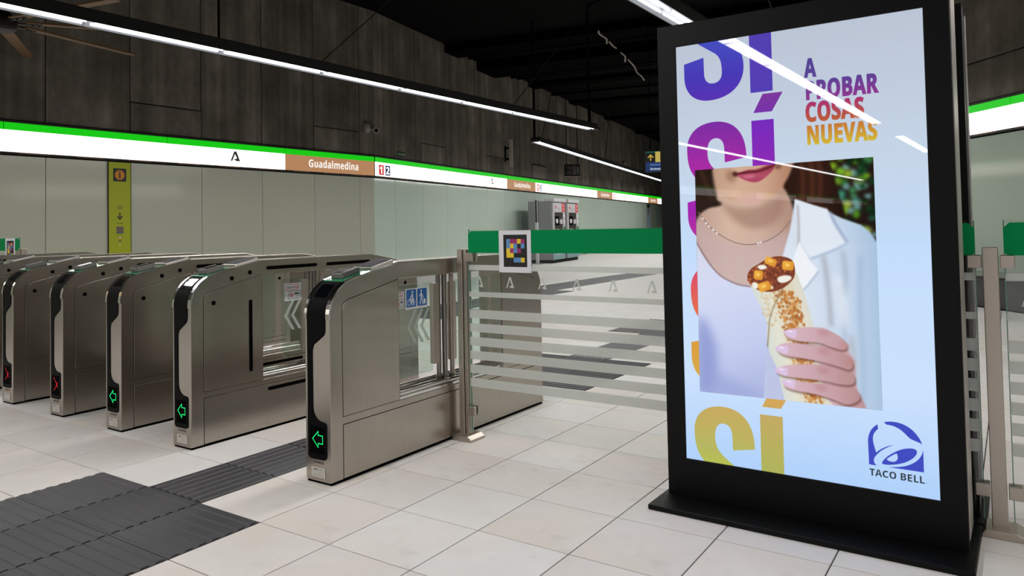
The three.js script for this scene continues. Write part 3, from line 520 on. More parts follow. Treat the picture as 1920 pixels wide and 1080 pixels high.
// ───────────── advertising screen pillar ─────────────
const K = 1.1;                                               // print pixels per millimetre of the screen (932 × 1757 mm)
const posterTex = canvasTex(1025, 1933, (g) => {
  g.scale(K, K); const W = 932, H = 1757;
  const bg = g.createLinearGradient(0, 0, 0, H); bg.addColorStop(0, '#bfc8d8'); bg.addColorStop(.3, '#c9d9ec'); bg.addColorStop(.5, '#c6e0ff'); bg.addColorStop(.8, '#cbe2ff'); bg.addColorStop(1, '#b0d2fd'); g.fillStyle = bg; g.fillRect(0, 0, W, H);
  const grad = (stops) => { const l = g.createLinearGradient(0, 0, 0, H); for (const [y, c] of stops) l.addColorStop(y / H, c); return l; };
  const sFill = grad([[0, '#4650c2'], [150, '#4a3ab8'], [246, '#5a34b6'], [338, '#7e2fa6'], [527, '#ab2ba6'], [700, '#a51fb4'], [900, '#c43a90'], [967, '#dc4066'], [1150, '#e86c3c'], [1261, '#dd9a2c'], [1400, '#d8a838'], [1522, '#c8a958'], [1700, '#b6b65a'], [1757, '#b6c04c']]);
  const iFill = grad([[0, '#5441b4'], [234, '#5540b6'], [244, '#8038a0'], [318, '#7a34ac'], [349, '#782cc0'], [527, '#8e2ab8'], [1465, '#d9a44c'], [1534, '#c3a85c'], [1757, '#aeb455']]);
  for (let k = -1; k < 3; k++) {
    g.save(); g.translate(0, 338 + 592 * k); g.beginPath();
    g.moveTo(199, 173); g.lineTo(288, 156); g.bezierCurveTo(290, 62, 246, 0, 162, 0); g.bezierCurveTo(84, 0, 38, 44, 38, 112); g.bezierCurveTo(38, 190, 56, 222, 104, 260); g.lineTo(166, 303); g.bezierCurveTo(190, 320, 197, 344, 197, 385); g.bezierCurveTo(197, 415, 182, 430, 158, 430); g.bezierCurveTo(133, 430, 121, 412, 121, 382);
    g.lineTo(120, 316); g.lineTo(34, 334); g.lineTo(34, 390); g.bezierCurveTo(34, 460, 76, 500, 140, 500); g.bezierCurveTo(228, 500, 287, 452, 287, 372); g.bezierCurveTo(287, 312, 262, 282, 218, 248); g.lineTo(160, 203); g.bezierCurveTo(134, 180, 126, 160, 126, 125); g.bezierCurveTo(126, 88, 140, 69, 163, 69); g.bezierCurveTo(187, 69, 198, 90, 198, 120); g.closePath();
    g.restore(); g.fillStyle = sFill; g.fill();
    if (k < 1 || k === 2) { const y = 338 + 592 * k; g.fillStyle = iFill; g.fillRect(312, y + 11, 88, 478); g.beginPath(); g.moveTo(360, y - 94); g.lineTo(438, y - 94); g.lineTo(394, y - 20); g.lineTo(321, y - 20); g.closePath(); g.fill(); }
  }
  const word = (s, x0, x1, y0, y1, c0, c1) => { g.save(); g.font = 'bold 100px sans-serif'; const m = g.measureText(s), cap = 71.5, sx = (x1 - x0) / m.width, sy = (y1 - y0) / cap; g.translate(x0, y1); g.scale(sx, sy); const l = g.createLinearGradient(0, -cap, 0, 0); l.addColorStop(0, c0); l.addColorStop(1, c1); g.fillStyle = g.strokeStyle = l; g.lineWidth = 5; g.lineJoin = 'miter'; g.fillText(s, 0, 0); g.strokeText(s, 0, 0); g.restore(); };
  word('A', 522, 564, 128, 198, '#554795', '#5b4596'); word('PROBAR', 521, 779, 216, 286, '#5f4398', '#8f3890'); word('COSAS', 519, 731, 301, 373, '#ad3570', '#c0603a'); word('NUEVAS', 521, 773, 392, 462, '#c97a38', '#d6ba38');
  // the photograph within the poster
  g.save(); g.beginPath(); g.moveTo(70, 536); g.lineTo(755, 527); g.lineTo(757, 1463); g.lineTo(66, 1469); g.closePath(); g.clip();
  const poly = (pts, fill, blur = 0) => { g.filter = blur ? `blur(${blur}px)` : 'none'; g.fillStyle = fill; g.beginPath(); pts.forEach(([x, y], k) => g[k ? 'lineTo' : 'moveTo'](x, y)); g.closePath(); g.fill(); g.filter = 'none'; };
  const curve = (pts, fill, blur = 0) => { g.filter = blur ? `blur(${blur}px)` : 'none'; g.fillStyle = fill; g.beginPath(); const n = pts.length, mid = (a, b) => [(a[0] + b[0]) / 2, (a[1] + b[1]) / 2]; let m = mid(pts[n - 1], pts[0]); g.moveTo(...m); for (let k = 0; k < n; k++) { m = mid(pts[k], pts[(k + 1) % n]); g.quadraticCurveTo(...pts[k], ...m); } g.closePath(); g.fill(); g.filter = 'none'; };
  const stroke = (pts, c, w, blur = 0) => { g.filter = blur ? `blur(${blur}px)` : 'none'; g.strokeStyle = c; g.lineWidth = w; g.lineCap = 'round'; g.beginPath(); g.moveTo(...pts[0]); for (let k = 1; k + 1 < pts.length; k++) g.quadraticCurveTo(...pts[k], (pts[k][0] + pts[k + 1][0]) / 2, (pts[k][1] + pts[k + 1][1]) / 2); g.lineTo(...pts[pts.length - 1]); g.stroke(); g.filter = 'none'; };
  const lin = (x0, y0, x1, y1, ...s) => { const l = g.createLinearGradient(x0, y0, x1, y1); s.forEach((c, k) => l.addColorStop(k / (s.length - 1), c)); return l; };
  g.fillStyle = '#231713'; g.fillRect(0, 500, W, 1000);
  for (let k = 0; k < 70; k++) { const x = 600 + rnd() * 170, y = 520 + rnd() * 320, c = ['#4f8a1e', '#2c6a30', '#79a824', '#1f5a44', '#123a1c', '#3d7f4c', '#6f9a9a', '#0d2412', '#0f2a18'][Math.floor(rnd() * 9)]; curve([[x - 16, y], [x, y - 20 * rnd() - 6], [x + 18, y], [x, y + 18]], c, 7); }
  for (const [x, y, c] of [[612, 552, '#86b820'], [640, 575, '#7cb522'], [665, 585, '#95b02c'], [630, 610, '#6d9c2a'], [700, 610, '#5a6a2a'], [690, 690, '#4f8f86'], [660, 700, '#a0b040'], [725, 800, '#9aae4a'], [640, 660, '#3a8a70']]) curve([[x - 20, y], [x, y - 20], [x + 22, y], [x, y + 20]], c, 8);
  // face, neck and chest
  curve([[150, 500], [134, 600], [150, 660], [200, 690], [80, 700], [50, 850], [120, 1000], [250, 1080], [380, 1010], [480, 800], [462, 690], [440, 640], [470, 570], [490, 500]], lin(70, 0, 470, 0, '#bb9a8a', '#d8b9a6', '#d2b2a0', '#b08c7c'), 5);
  curve([[60, 720], [60, 860], [150, 990], [260, 1060], [420, 1000], [462, 820], [440, 790], [330, 850], [200, 850], [90, 760]], 'rgba(200,176,176,.75)', 16);
  curve([[152, 640], [200, 690], [300, 712], [400, 670], [440, 640], [420, 760], [300, 800], [210, 740]], 'rgba(150,112,95,.55)', 14);
  curve([[138, 560], [160, 640], [230, 680], [300, 690], [370, 676], [430, 632], [462, 560], [470, 520], [150, 520]], lin(140, 0, 470, 0, '#c29c84', '#d6b097', '#cfa68c', '#b08065'), 5);
  curve([[235, 655], [300, 635], [370, 650], [340, 690], [270, 690]], 'rgba(220,180,175,.6)', 10);
  curve([[200, 540], [240, 548], [244, 600], [205, 590]], 'rgba(120,75,55,.5)', 12); curve([[226, 552], [252, 552], [252, 575], [230, 570]], 'rgba(50,25,18,.85)', 5);
  curve([[395, 532], [425, 528], [425, 552], [400, 552]], 'rgba(90,45,35,.6)', 6);
  curve([[236, 562], [290, 546], [330, 548], [370, 532], [402, 530], [392, 556], [350, 592], [318, 602], [278, 590]], lin(0, 540, 0, 602, '#8e3a4a', '#b8506a', '#a84260'), 2); stroke([[240, 563], [290, 556], [330, 558], [372, 545], [402, 531]], '#5e2028', 7, 2); curve([[262, 574], [300, 568], [330, 570], [300, 584]], 'rgba(214,130,150,.8)', 5);
  // hair
  curve([[40, 500], [140, 500], [150, 600], [166, 660], [120, 700], [70, 720], [40, 740]], '#2a1b15', 7); stroke([[95, 540], [120, 600], [140, 660]], '#4a3022', 10, 8);
  curve([[480, 500], [600, 500], [625, 640], [665, 770], [560, 715], [470, 690], [440, 640], [425, 622], [455, 580]], lin(430, 0, 650, 0, '#2a1812', '#3a2017', '#211410'), 5); for (const x of [500, 535, 565]) stroke([[x, 530], [x + 6, 600], [x - 2, 680]], 'rgba(110,62,40,.5)', 12, 7);
  // necklace
  stroke([[79, 714], [124, 775], [161, 807], [229, 845], [291, 855], [358, 840], [413, 808], [453, 758]], '#8d7470', 3.5, 1); for (const [x, y] of [[98, 742], [112, 762], [124, 775], [142, 790], [156, 804], [325, 846], [336, 843]]) { g.fillStyle = '#e8dfe6'; g.beginPath(); g.arc(x, y, 4.5, 0, 7); g.fill(); }
  // vest
  const vest = [[66, 838], [90, 890], [115, 928], [167, 985], [235, 1016], [282, 1020], [350, 1010], [418, 905], [463, 752], [500, 800], [560, 1100], [480, 1480], [60, 1480]];
  poly(vest, lin(66, 840, 330, 1480, '#d9dcf0', '#d2daf4', '#c3cdf0', '#a9b4e0'), 3); curve([[60, 1110], [130, 1220], [150, 1330], [120, 1480], [50, 1480]], 'rgba(128,142,205,.75)', 22); stroke([[66, 838], [115, 926], [167, 984], [235, 1016], [290, 1022]], '#8b6f78', 5, 2); curve([[70, 1350], [200, 1400], [330, 1450], [330, 1490], [60, 1490]], 'rgba(150,160,215,.6)', 25);
  // jacket
  poly([[472, 672], [554, 706], [644, 754], [705, 778], [735, 805], [762, 850], [770, 1480], [330, 1480], [352, 1280], [430, 1180], [418, 905], [450, 800]], lin(430, 0, 757, 0, '#dde6f2', '#d3e0f0', '#c6d7ec', '#a9c4e0'), 3);
  poly([[330, 1480], [352, 1220], [420, 1300], [440, 1480]], '#bcc5e4', 4);
  poly([[472, 676], [482, 835], [524, 904], [641, 856], [655, 840], [618, 780], [590, 715], [540, 700]], '#e3ebf6', 3); stroke([[655, 842], [618, 780], [600, 730]], '#93a5c2', 8, 5); stroke([[524, 906], [590, 885], [650, 850]], '#a3b4cf', 6, 4); stroke([[482, 700], [484, 800], [478, 880]], '#a9a0a4', 6, 4);
  poly([[482, 840], [519, 914], [552, 953], [490, 1030], [440, 960]], '#f0f4fa', 2); stroke([[552, 953], [520, 1000], [492, 1030]], '#a9b6cc', 5, 3);
  for (const [a, c] of [[[[570, 900], [585, 1000], [590, 1160]], 'rgba(150,150,160,.7)'], [[[640, 880], [650, 960], [640, 1040]], 'rgba(150,160,180,.6)'], [[[620, 1010], [640, 1150], [630, 1260]], 'rgba(150,165,190,.5)'], [[[700, 900], [690, 1100], [700, 1300], [690, 1460]], 'rgba(140,170,205,.5)'], [[[660, 1200], [672, 1330], [655, 1400]], 'rgba(165,165,170,.6)']]) stroke(a, c, 14, 9);
  curve([[600, 940], [640, 1000], [650, 1180], [620, 1160]], 'rgba(240,245,252,.7)', 14);
  // the rolled tortilla
  const body = [[280, 985], [297, 1035], [330, 1110], [352, 1165], [348, 1210], [356, 1280], [388, 1352], [400, 1420], [413, 1480], [600, 1480], [580, 1380], [548, 1250], [527, 1170], [502, 1062], [470, 960], [420, 1010]];
  poly(body, lin(340, 1200, 560, 1150, '#d6dcd4', '#e4e2d2', '#dccdb0', '#e0dccc', '#c8d2ce'), 1.5);
  for (let k = 0; k < 620; k++) { const t = rnd(), y = 1035 + t * 430, cx = 424 + (y - 1035) * .235, w = 52 - 8 * t, x = cx + (rnd() + rnd() - 1) * w; curve([[x - 9 * rnd() - 3, y], [x, y - 11 * rnd() - 3], [x + 9 * rnd() + 3, y], [x, y + 12 * rnd() + 3]], ['rgba(190,116,44,.75)', 'rgba(168,92,28,.7)', 'rgba(206,140,66,.65)', 'rgba(222,176,110,.5)'][k % 4], 1); }
  for (let k = 0; k < 40; k++) { const y = 1045 + rnd() * 130, x = 330 + rnd() * 60; curve([[x - 6, y], [x, y - 6], [x + 6, y], [x, y + 7]], 'rgba(205,160,95,.4)', 2); }
  stroke([[420, 1018], [388, 1075], [362, 1140], [356, 1200], [350, 1260]], '#8f7a58', 4, 2);
  curve([[272, 985], [292, 948], [322, 932], [350, 912], [395, 896], [440, 902], [462, 920], [466, 975], [440, 1008], [402, 1034], [355, 1044], [300, 1030]], '#7c3416', 1);
  for (let k = 0; k < 190; k++) { const a = rnd() * 6.28, r = Math.sqrt(rnd()), x = 368 + Math.cos(a) * r * 88 + 0, y = 968 - Math.cos(a) * r * 26 + Math.sin(a) * r * 56; curve([[x - 6, y], [x, y - 6], [x + 6, y], [x, y + 6]], ['#8e3f18', '#5e2410', '#a9501e', '#b8612a', '#6f2e14'][k % 5]); }
  for (const p of [[[300, 1000], [326, 1012], [312, 1036], [292, 1020]], [[314, 938], [345, 930], [362, 946], [330, 956]], [[392, 980], [440, 970], [456, 985], [425, 1004], [400, 1004]], [[352, 1030], [372, 1010], [384, 1030]]]) curve(p, '#f2efe6', 2);
  for (const [x, y, w, h, a] of [[322, 975, 36, 38, .1], [345, 1020, 50, 36, -.35], [372, 920, 46, 30, .4], [438, 935, 44, 36, .1]]) { g.save(); g.translate(x, y); g.rotate(a); g.filter = 'blur(1.5px)'; g.fillStyle = lin(-w / 2, -h / 2, w / 2, h / 2, '#f2b23a', '#d88c1e'); g.beginPath(); g.roundRect(-w / 2, -h / 2, w, h, 9); g.fill(); g.fillStyle = 'rgba(255,214,110,.7)'; g.beginPath(); g.roundRect(-w / 4, -h / 4, w / 2.4, h / 2.6, 6); g.fill(); g.filter = 'none'; g.restore(); }
  // hand
  const skin = (x0, x1) => lin(x0, 0, x1, 0, '#d8b8c4', '#d0acb6', '#c8a0a8', '#b98e90');
  curve([[560, 1180], [625, 1200], [645, 1250], [672, 1290], [666, 1390], [720, 1480], [600, 1480], [560, 1430], [540, 1300]], skin(540, 700), 3);
  const finger = (pts, s) => { curve(pts.map(([x, y]) => [x + 4, y + 7]), 'rgba(80,38,30,.6)', 4); curve(pts, skin(s, s + 270), 2); };
  finger([[405, 1398], [430, 1382], [520, 1388], [620, 1384], [672, 1394], [690, 1430], [640, 1462], [590, 1442], [520, 1428], [440, 1424], [408, 1412]], 400);
  finger([[374, 1352], [400, 1332], [450, 1322], [530, 1312], [615, 1316], [668, 1340], [666, 1380], [620, 1384], [552, 1374], [485, 1374], [398, 1372]], 374);
  finger([[378, 1262], [410, 1240], [470, 1236], [540, 1240], [612, 1250], [662, 1282], [660, 1330], [608, 1314], [535, 1300], [470, 1294], [402, 1290]], 378);
  finger([[412, 1200], [440, 1182], [500, 1172], [565, 1172], [612, 1196], [646, 1226], [640, 1254], [592, 1246], [545, 1228], [477, 1232], [428, 1222]], 412);
  for (const [x, y] of [[560, 1190], [560, 1262], [555, 1336], [545, 1402]]) curve([[x - 22, y - 14], [x + 22, y - 14], [x + 26, y + 14], [x - 20, y + 14]], 'rgba(176,120,120,.45)', 8);
  for (const [x, y] of [[640, 1235], [655, 1295]]) curve([[x - 20, y - 10], [x + 14, y - 10], [x + 14, y + 12], [x - 20, y + 12]], 'rgba(190,125,115,.5)', 8);
  for (const [x, y, a] of [[436, 1200, .08], [402, 1266, .05], [398, 1352, .05], [424, 1396, .15]]) { g.save(); g.translate(x, y); g.rotate(a); g.filter = 'blur(1px)'; g.fillStyle = '#dcc2e2'; g.beginPath(); g.moveTo(-26, 0); g.quadraticCurveTo(-6, -19, 24, -15); g.quadraticCurveTo(32, 2, 22, 16); g.quadraticCurveTo(-4, 16, -26, 0); g.fill(); g.fillStyle = 'rgba(250,240,252,.7)'; g.beginPath(); g.ellipse(2, -6, 11, 3, 0, 0, 7); g.fill(); g.filter = 'none'; g.restore(); }
  g.restore();
  // emblem and name below right
  g.fillStyle = '#3242c0'; const path = (d) => g.fill(new Path2D(d));
  path('M739 1516 C716 1532 705 1556 705 1586 L706 1667 L731 1668 C722 1660 720 1650 725 1640 C737 1616 765 1596 790 1584 C768 1590 748 1603 731 1620 C726 1600 720 1580 722 1566 C724 1550 732 1540 740 1533 Z');
  path('M760 1505 C800 1492 838 1504 860 1530 C872 1544 878 1556 881 1568 C868 1560 856 1560 844 1553 C828 1540 812 1512 769 1513 Z');
  path('M884 1588 L884 1667 L772 1667 C806 1662 826 1656 842 1646 C866 1632 880 1612 884 1588 Z');
  path('M749 1656 C756 1634 790 1608 818 1595 C838 1587 862 1584 864 1596 C866 1610 846 1632 816 1646 C790 1657 752 1664 749 1656 Z');
  g.fillStyle = bg; path('M765 1639 C774 1630 786 1620 799 1613 C806 1630 800 1644 784 1646 C774 1646 768 1643 765 1639 Z');
  g.save(); g.font = 'bold 100px sans-serif'; const tw = g.measureText('TACO BELL').width; g.translate(706, 1707); g.scale(180 / tw, 26 / 71.5); g.fillStyle = '#22333f'; g.fillText('TACO BELL', 0, 0); g.restore(); g.fillStyle = '#4d7fae'; g.beginPath(); g.arc(890, 1705, 1.6, 0, 7); g.fill();
});
const matScreen = phys({ color: 0x020203, roughness: .012, emissive: 0xffffff, emissiveMap: posterTex, emissiveIntensity: SCREEN_GLOW, clearcoat: 0 });
function makeTotem(label, pos, turn, lit) {
  const o = thing('advertising_pillar', label, 'screen', pos, turn, 'black screen pillars at the barrier');   // origin: middle of its face at the floor; face looks to +z
  const hw = .549, y0 = .02, y1 = 2.035, sx0 = -.466, sx1 = .466, sy0 = .180, sy1 = 1.937;
  obj('base_plate', bb(-.569, .575, 0, .022, -.29, .172, .004), M.blackGloss, o);
  obj('front_frame', prism([[-hw, y0], [hw, y0], [hw, y1], [-hw, y1]], .03, .003, [[[sx0, sy0], [sx0, sy1], [sx1, sy1], [sx1, sy0]]]).translate(0, 0, -.03), M.blackGloss, o);
  obj('pillar_body', bb(-hw + .004, hw - .004, y0, y1 - .01, -.215, -.03), M.blackGloss, o);
  for (const s of [-1, 1]) obj('side_trim', bb(s * (hw - .001) - .003, s * (hw - .001) + .003, y0 + .03, y1 - .03, lit ? -.212 : -.07, lit ? -.034 : -.034 + .0, .001), M.steelFlat, o);
  if (lit) {
    const sc = obj('display_screen', quad(sx1 - sx0, sy1 - sy0, (sx0 + sx1) / 2, (sy0 + sy1) / 2, -.006), matScreen, o); void sc;
    areaLight(o, 0xcfe0ff, SCREEN_LIGHT, sx1 - sx0, sy1 - sy0, [0, (sy0 + sy1) / 2, -.003], [0, (sy0 + sy1) / 2, 5]);
  } else obj('display_screen', quad(sx1 - sx0, sy1 - sy0, (sx0 + sx1) / 2, (sy0 + sy1) / 2, -.006), M.darkGlass, o);
  return o;
}
makeTotem('tall black pillar with a large lit advertising screen of a rolled tortilla', [1.842, 0, -1.11], -.014, true);
makeTotem('black edge of a second pillar behind the glass, back to back with the lit screen', [1.866, 0, -1.70], Math.PI, false);

// ───────────── along the left wall ─────────────
{ // yellow information panel
  const tex = canvasTex(256, 1700, (g, w, h) => {
    const l = g.createLinearGradient(0, 0, 0, h); l.addColorStop(0, '#a9b400'); l.addColorStop(1, '#a9b400'); g.fillStyle = l; g.fillRect(0, 0, w, h);
    g.fillStyle = '#16150f'; g.fillRect(52, 72, 152, 152); g.fillStyle = '#d98a1c'; g.beginPath(); g.arc(128, 148, 57, 0, 7); g.fill(); g.fillStyle = '#16150f'; g.font = 'bold 104px serif'; g.textAlign = 'center'; g.fillText('i', 128, 185);
    g.fillStyle = '#8d9214'; g.fillRect(98, 500, 60, 52); g.strokeStyle = '#16150f'; g.lineWidth = 13; g.beginPath(); g.moveTo(128, 588); g.lineTo(128, 668); g.moveTo(98, 630); g.lineTo(128, 668); g.lineTo(158, 630); g.stroke();
    g.fillStyle = '#4e4e14'; g.font = 'bold 24px sans-serif'; g.fillText('Andén', 128, 722); g.fillStyle = '#6d665a'; g.fillRect(86, 752, 84, 88); g.fillStyle = '#c98a5a'; g.beginPath(); g.arc(128, 884, 18, 0, 7); g.fill(); g.fillStyle = '#f4eed8'; g.beginPath(); g.arc(128, 884, 9, 0, 7); g.fill(); g.strokeStyle = '#3e4a12'; g.lineWidth = 6; g.beginPath(); g.moveTo(106, 930); g.lineTo(128, 912); g.lineTo(150, 930); g.moveTo(128, 912); g.lineTo(128, 948); g.stroke(); g.fillStyle = '#d9d9b0'; g.beginPath(); g.arc(128, 966, 10, 0, 7); g.fill();
  });
  const o = thing('information_panel', 'narrow yellow green information panel with round i symbol on the glass wall', 'sign', [-9.236, 0, -4.505], Math.PI / 2);
  obj('panel_board', plate(.36, 2.32, .02, 0, 1.17, .011), std({ map: tex, roughness: .45 }), o);
  for (const s of [-1, 1]) obj('panel_edge', bb(s * .184 - .004, s * .184 + .004, .01, 2.33, 0, .024), M.signTrim, o);
}
{ // grey wall panel far down
  const o = thing('information_panel', 'narrow grey information panel far down the glass wall near the screen edge', 'sign', P2(27.5, 0, -.034), turn2);
  obj('panel_board', bb(-.32, .32, .3, 2.3, 0, .03, .005), M.machineGrey, o); obj('panel_poster', bb(-.2, .2, .9, 1.75, .03, .036), std({ color: 0x8fb0c8, roughness: .4 }), o); obj('panel_header', bb(-.32, .32, 2.12, 2.3, .03, .05), M.signTrim, o);
}
{ // wall cameras
  const cam = (label, p, turn, k = 1) => {
    const o = thing('surveillance_camera', label, 'camera', p, turn, 'cameras on the concrete wall');
    obj('camera_mount', [plain(new THREE.SphereGeometry(.095 * k, 20, 14).scale(.9, 1.25, .8).translate(0, .0, .06)), plain(new THREE.CylinderGeometry(.06 * k, .07 * k, .08, 18).rotateX(Math.PI / 2).translate(0, .05, .03))], M.cctv, o);
    const b = obj('camera_barrel', [plain(new THREE.CylinderGeometry(.072 * k, .06 * k, .2, 22).rotateX(Math.PI / 2))], M.cctv, o); b.position.set(.17, -.05, .16); b.rotation.set(.16, -.72, 0, 'YXZ');
    obj('camera_lens', plain(new THREE.CylinderGeometry(.042 * k, .042 * k, .012, 20).rotateX(Math.PI / 2).translate(0, 0, .101)), M.blackMatt, b); obj('camera_arm', rod([.05, -.02, .08], [.15, -.05, .14], .03, 8), M.cctv, o); return o;
  };
  cam('small grey camera on the concrete wall above the large station name', [-9.25, 3.44, -10.1], Math.PI / 2);
  cam('tiny pale camera far down the concrete wall below the slanting lamp row', P2(22.3, 4.12, -.045), turn2, 1.6);
}
const exitTex = canvasTex(320, 110, (g) => { g.fillStyle = '#0c4a30'; g.fillRect(0, 0, 320, 110); g.strokeStyle = '#c9c29a'; g.lineWidth = 14; g.beginPath(); g.moveTo(24, 56); g.lineTo(286, 56); g.moveTo(248, 28); g.lineTo(290, 56); g.lineTo(248, 84); g.stroke(); });
const matExit = std({ map: exitTex, roughness: .6 });
for (const [s, y, w, l] of [[1.18, 2.965, .36, 'small green arrow sign on the concrete wall above the line numbers'], [19.5, 2.93, .36, 'tiny green sign far down the concrete wall above the light boxes']]) { const o = thing('exit_sign', l, 'sign', P2(s, y, -.045), turn2, 'green arrow signs on the concrete wall'); obj('sign_plate', plate(w, w * .34, .014, 0, 0, .008), matExit, o); obj('sign_rim', bb(-w / 2 - .006, w / 2 + .006, -w * .17 - .006, w * .17 + .006, 0, .006), M.signTrim, o); }
{ const o = thing('column_loudspeaker', 'upright pale loudspeaker strip standing off the concrete wall', 'loudspeaker', P2(7.5, 0, 0), turn2); obj('speaker_body', bb(-.04, .04, 3.08, 3.95, .10, .21, .015), std({ color: 0xb0a69c, roughness: .6 }), o); obj('speaker_bracket', [bb(-.02, .02, 3.3, 3.36, -.05, .11), bb(-.02, .02, 3.64, 3.7, -.05, .11), bb(-.05, .05, 3.25, 3.74, -.05, -.03)], M.blackPipe, o); }
{ const o = thing('access_panel', 'lighter square panel on the concrete wall above the second station name', 'panel', P2(10.4, 0, .012), turn2); obj('panel_sheet', metres(bb(-.58, .58, 2.87, 3.3, -.05, -.03, .004)), std({ color: new THREE.Color(.22, .185, .16), roughness: .75 }), o); obj('panel_lip', bb(-.6, .6, 3.3, 3.33, -.05, -.02), M.signTrim, o); }

// ───────────── ticket machines ─────────────
const machineHead = canvasTex(512, 200, (g) => { g.fillStyle = '#b4b4b6'; g.fillRect(0, 0, 512, 200); g.fillStyle = '#c2383c'; g.fillRect(60, 66, 56, 62); g.fillRect(360, 0, 140, 200); g.fillStyle = '#e5d6d0'; g.font = 'bold 62px sans-serif'; g.fillText('M', 402, 80); g.fillText('M', 402, 160); g.fillStyle = '#5f8f86'; g.font = 'bold 44px sans-serif'; g.fillText('Metro', 176, 142); });
const machineFoot = canvasTex(512, 256, (g) => { g.fillStyle = '#7fa3a6'; g.fillRect(0, 0, 512, 256); g.fillStyle = '#d9e2e2'; g.font = 'bold 150px sans-serif'; g.textAlign = 'center'; g.fillText('TTV', 270, 150); });
const matHead = std({ map: machineHead, roughness: .5 }), matFoot = std({ map: machineFoot, roughness: .5 });
function makeMachine(label, s) {                              // local x runs along the wall, +z into the hall
  const o = thing('ticket_machine', label, 'ticket machine', [-9.44 - .182 * s, 0, -18.62 - .983 * s], turn2, 'ticket machines'), w = 1.22;
  obj('machine_body', [bb(0, w, .1, 1.98, -.85, -.03, .02)], M.machineGrey, o); obj('machine_plinth', bb(.02, w - .02, 0, .11, -.82, -.05), M.blackMatt, o);
  obj('machine_canopy', bb(.02, w - .02, 1.955, 2.07, -.3, .04, .015), M.machineLight, o);
  obj('machine_front', [bb(.03, .15, .45, 1.93, -.04, .0), bb(1.0, w - .03, .45, 1.93, -.04, .0), bb(.15, 1.0, .45, .6, -.04, .0), bb(.15, 1.0, 1.62, 1.93, -.04, .0)], M.machineLight, o);
  obj('machine_header', plate(1.1, .28, .01, w / 2, 1.78, .004), matHead, o);
  const rec = obj('machine_recess', bb(.15, 1.0, .6, 1.62, -.034, -.024), M.machineDark, o);
  obj('ticket_screen', bb(.22, .62, 1.2, 1.5, -.024, -.015), M.darkGlass, rec); obj('round_button', plain(new THREE.CylinderGeometry(.075, .075, .02, 20).rotateX(Math.PI / 2).translate(.4, 1.34, -.006)), M.white, rec); obj('card_slot', [bb(.7, .9, 1.25, 1.4, -.024, .004), bb(.26, .5, .92, 1.08, -.024, .012)], M.machineLight, rec); obj('ticket_tray', [bb(.3, .8, .66, .8, -.024, .03, .01)], M.steelFlat, rec);
  for (const y of [1.5, 1.32, 1.1, .9]) obj('notice_label', bb(1.03, 1.16, y - .05, y + .05, 0, .006), y === 1.1 ? M.readerGreen : M.white, o);
  obj('machine_footer', plate(1.16, .33, .01, w / 2, .28, -.022), matFoot, o);
  return o;
}
makeMachine('grey ticket machine with white head and red emblem, nearer of the two', 0);
makeMachine('grey ticket machine with white head and red emblem, farther of the two', 1.42);
{ const o = thing('help_point', 'slim pale pillar with long dark slot in front of the nearer ticket machine', 'pillar', [-9.70, 0, -18.06], turn2); obj('pillar_body', [bb(-.05, .05, .02, 2.06, -.045, .045, .02)], M.machineLight, o); obj('pillar_slot', bb(-.03, .03, 1.3, 2.0, .03, .05, .008), std({ color: 0x10131c, roughness: .3 }), o); obj('pillar_slot', bb(-.055, -.035, 1.3, 2.0, -.03, .03, .008), std({ color: 0x10131c, roughness: .3 }), o); obj('pillar_foot', bb(-.16, .16, 0, .025, -.14, .14, .006), M.steelFlat, o); }

// ───────────── hanging signs ─────────────
{
  const tex = canvasTex(768, 288, (g) => {
    g.fillStyle = '#071428'; g.fillRect(0, 0, 768, 288); g.fillStyle = '#0a5148'; g.fillRect(0, 0, 768, 22); g.fillStyle = '#050607'; g.fillRect(0, 22, 130, 130); g.fillStyle = '#cdb95a'; g.fillRect(130, 6, 638, 150);
    g.fillStyle = '#cfae44'; g.beginPath(); g.moveTo(68, 40); g.lineTo(112, 84); g.lineTo(102, 96); g.lineTo(76, 74); g.lineTo(76, 134); g.lineTo(60, 134); g.lineTo(60, 74); g.lineTo(34, 96); g.lineTo(24, 84); g.closePath(); g.fill();
    g.fillStyle = '#7d6c24'; g.font = 'bold 54px sans-serif'; g.fillText('Salida', 190, 78); g.fillText('Exit', 190, 134); g.fillStyle = '#0a3068'; g.fillRect(0, 156, 768, 132); g.fillStyle = '#7fa4ee'; g.font = '44px sans-serif'; g.fillText('Avenida de', 56, 206); g.fillStyle = '#dfe8ff'; g.font = 'bold 46px sans-serif'; g.fillText('Armengual de la Mota', 56, 268);
  });
  const o = thing('direction_sign', 'hanging blue and yellow direction sign with up arrow beside the black screen pillar', 'sign', [-4.27, 2.37, -13.95], .38);
  obj('sign_case', bb(-.02, 1.3, -.01, .47, -.08, -.006, .008), M.signTrim, o); obj('sign_face', plate(1.27, .455, .01, .64, .23, -.002), std({ color: 0x111111, roughness: .5, emissive: 0xffffff, emissiveMap: tex, emissiveIntensity: .8 }), o);
  for (const x of [.12, 1.15]) obj('sign_rod', cyl(.011, .011, CEIL - 2.37 - .44, x, (CEIL - 2.37 + .44) / 2, -.04, 8), M.blackPipe, o);
  areaLight(o, 0xb8b070, .15, 1.2, .4, [.64, .23, .01], [.64, .23, 5]);
}
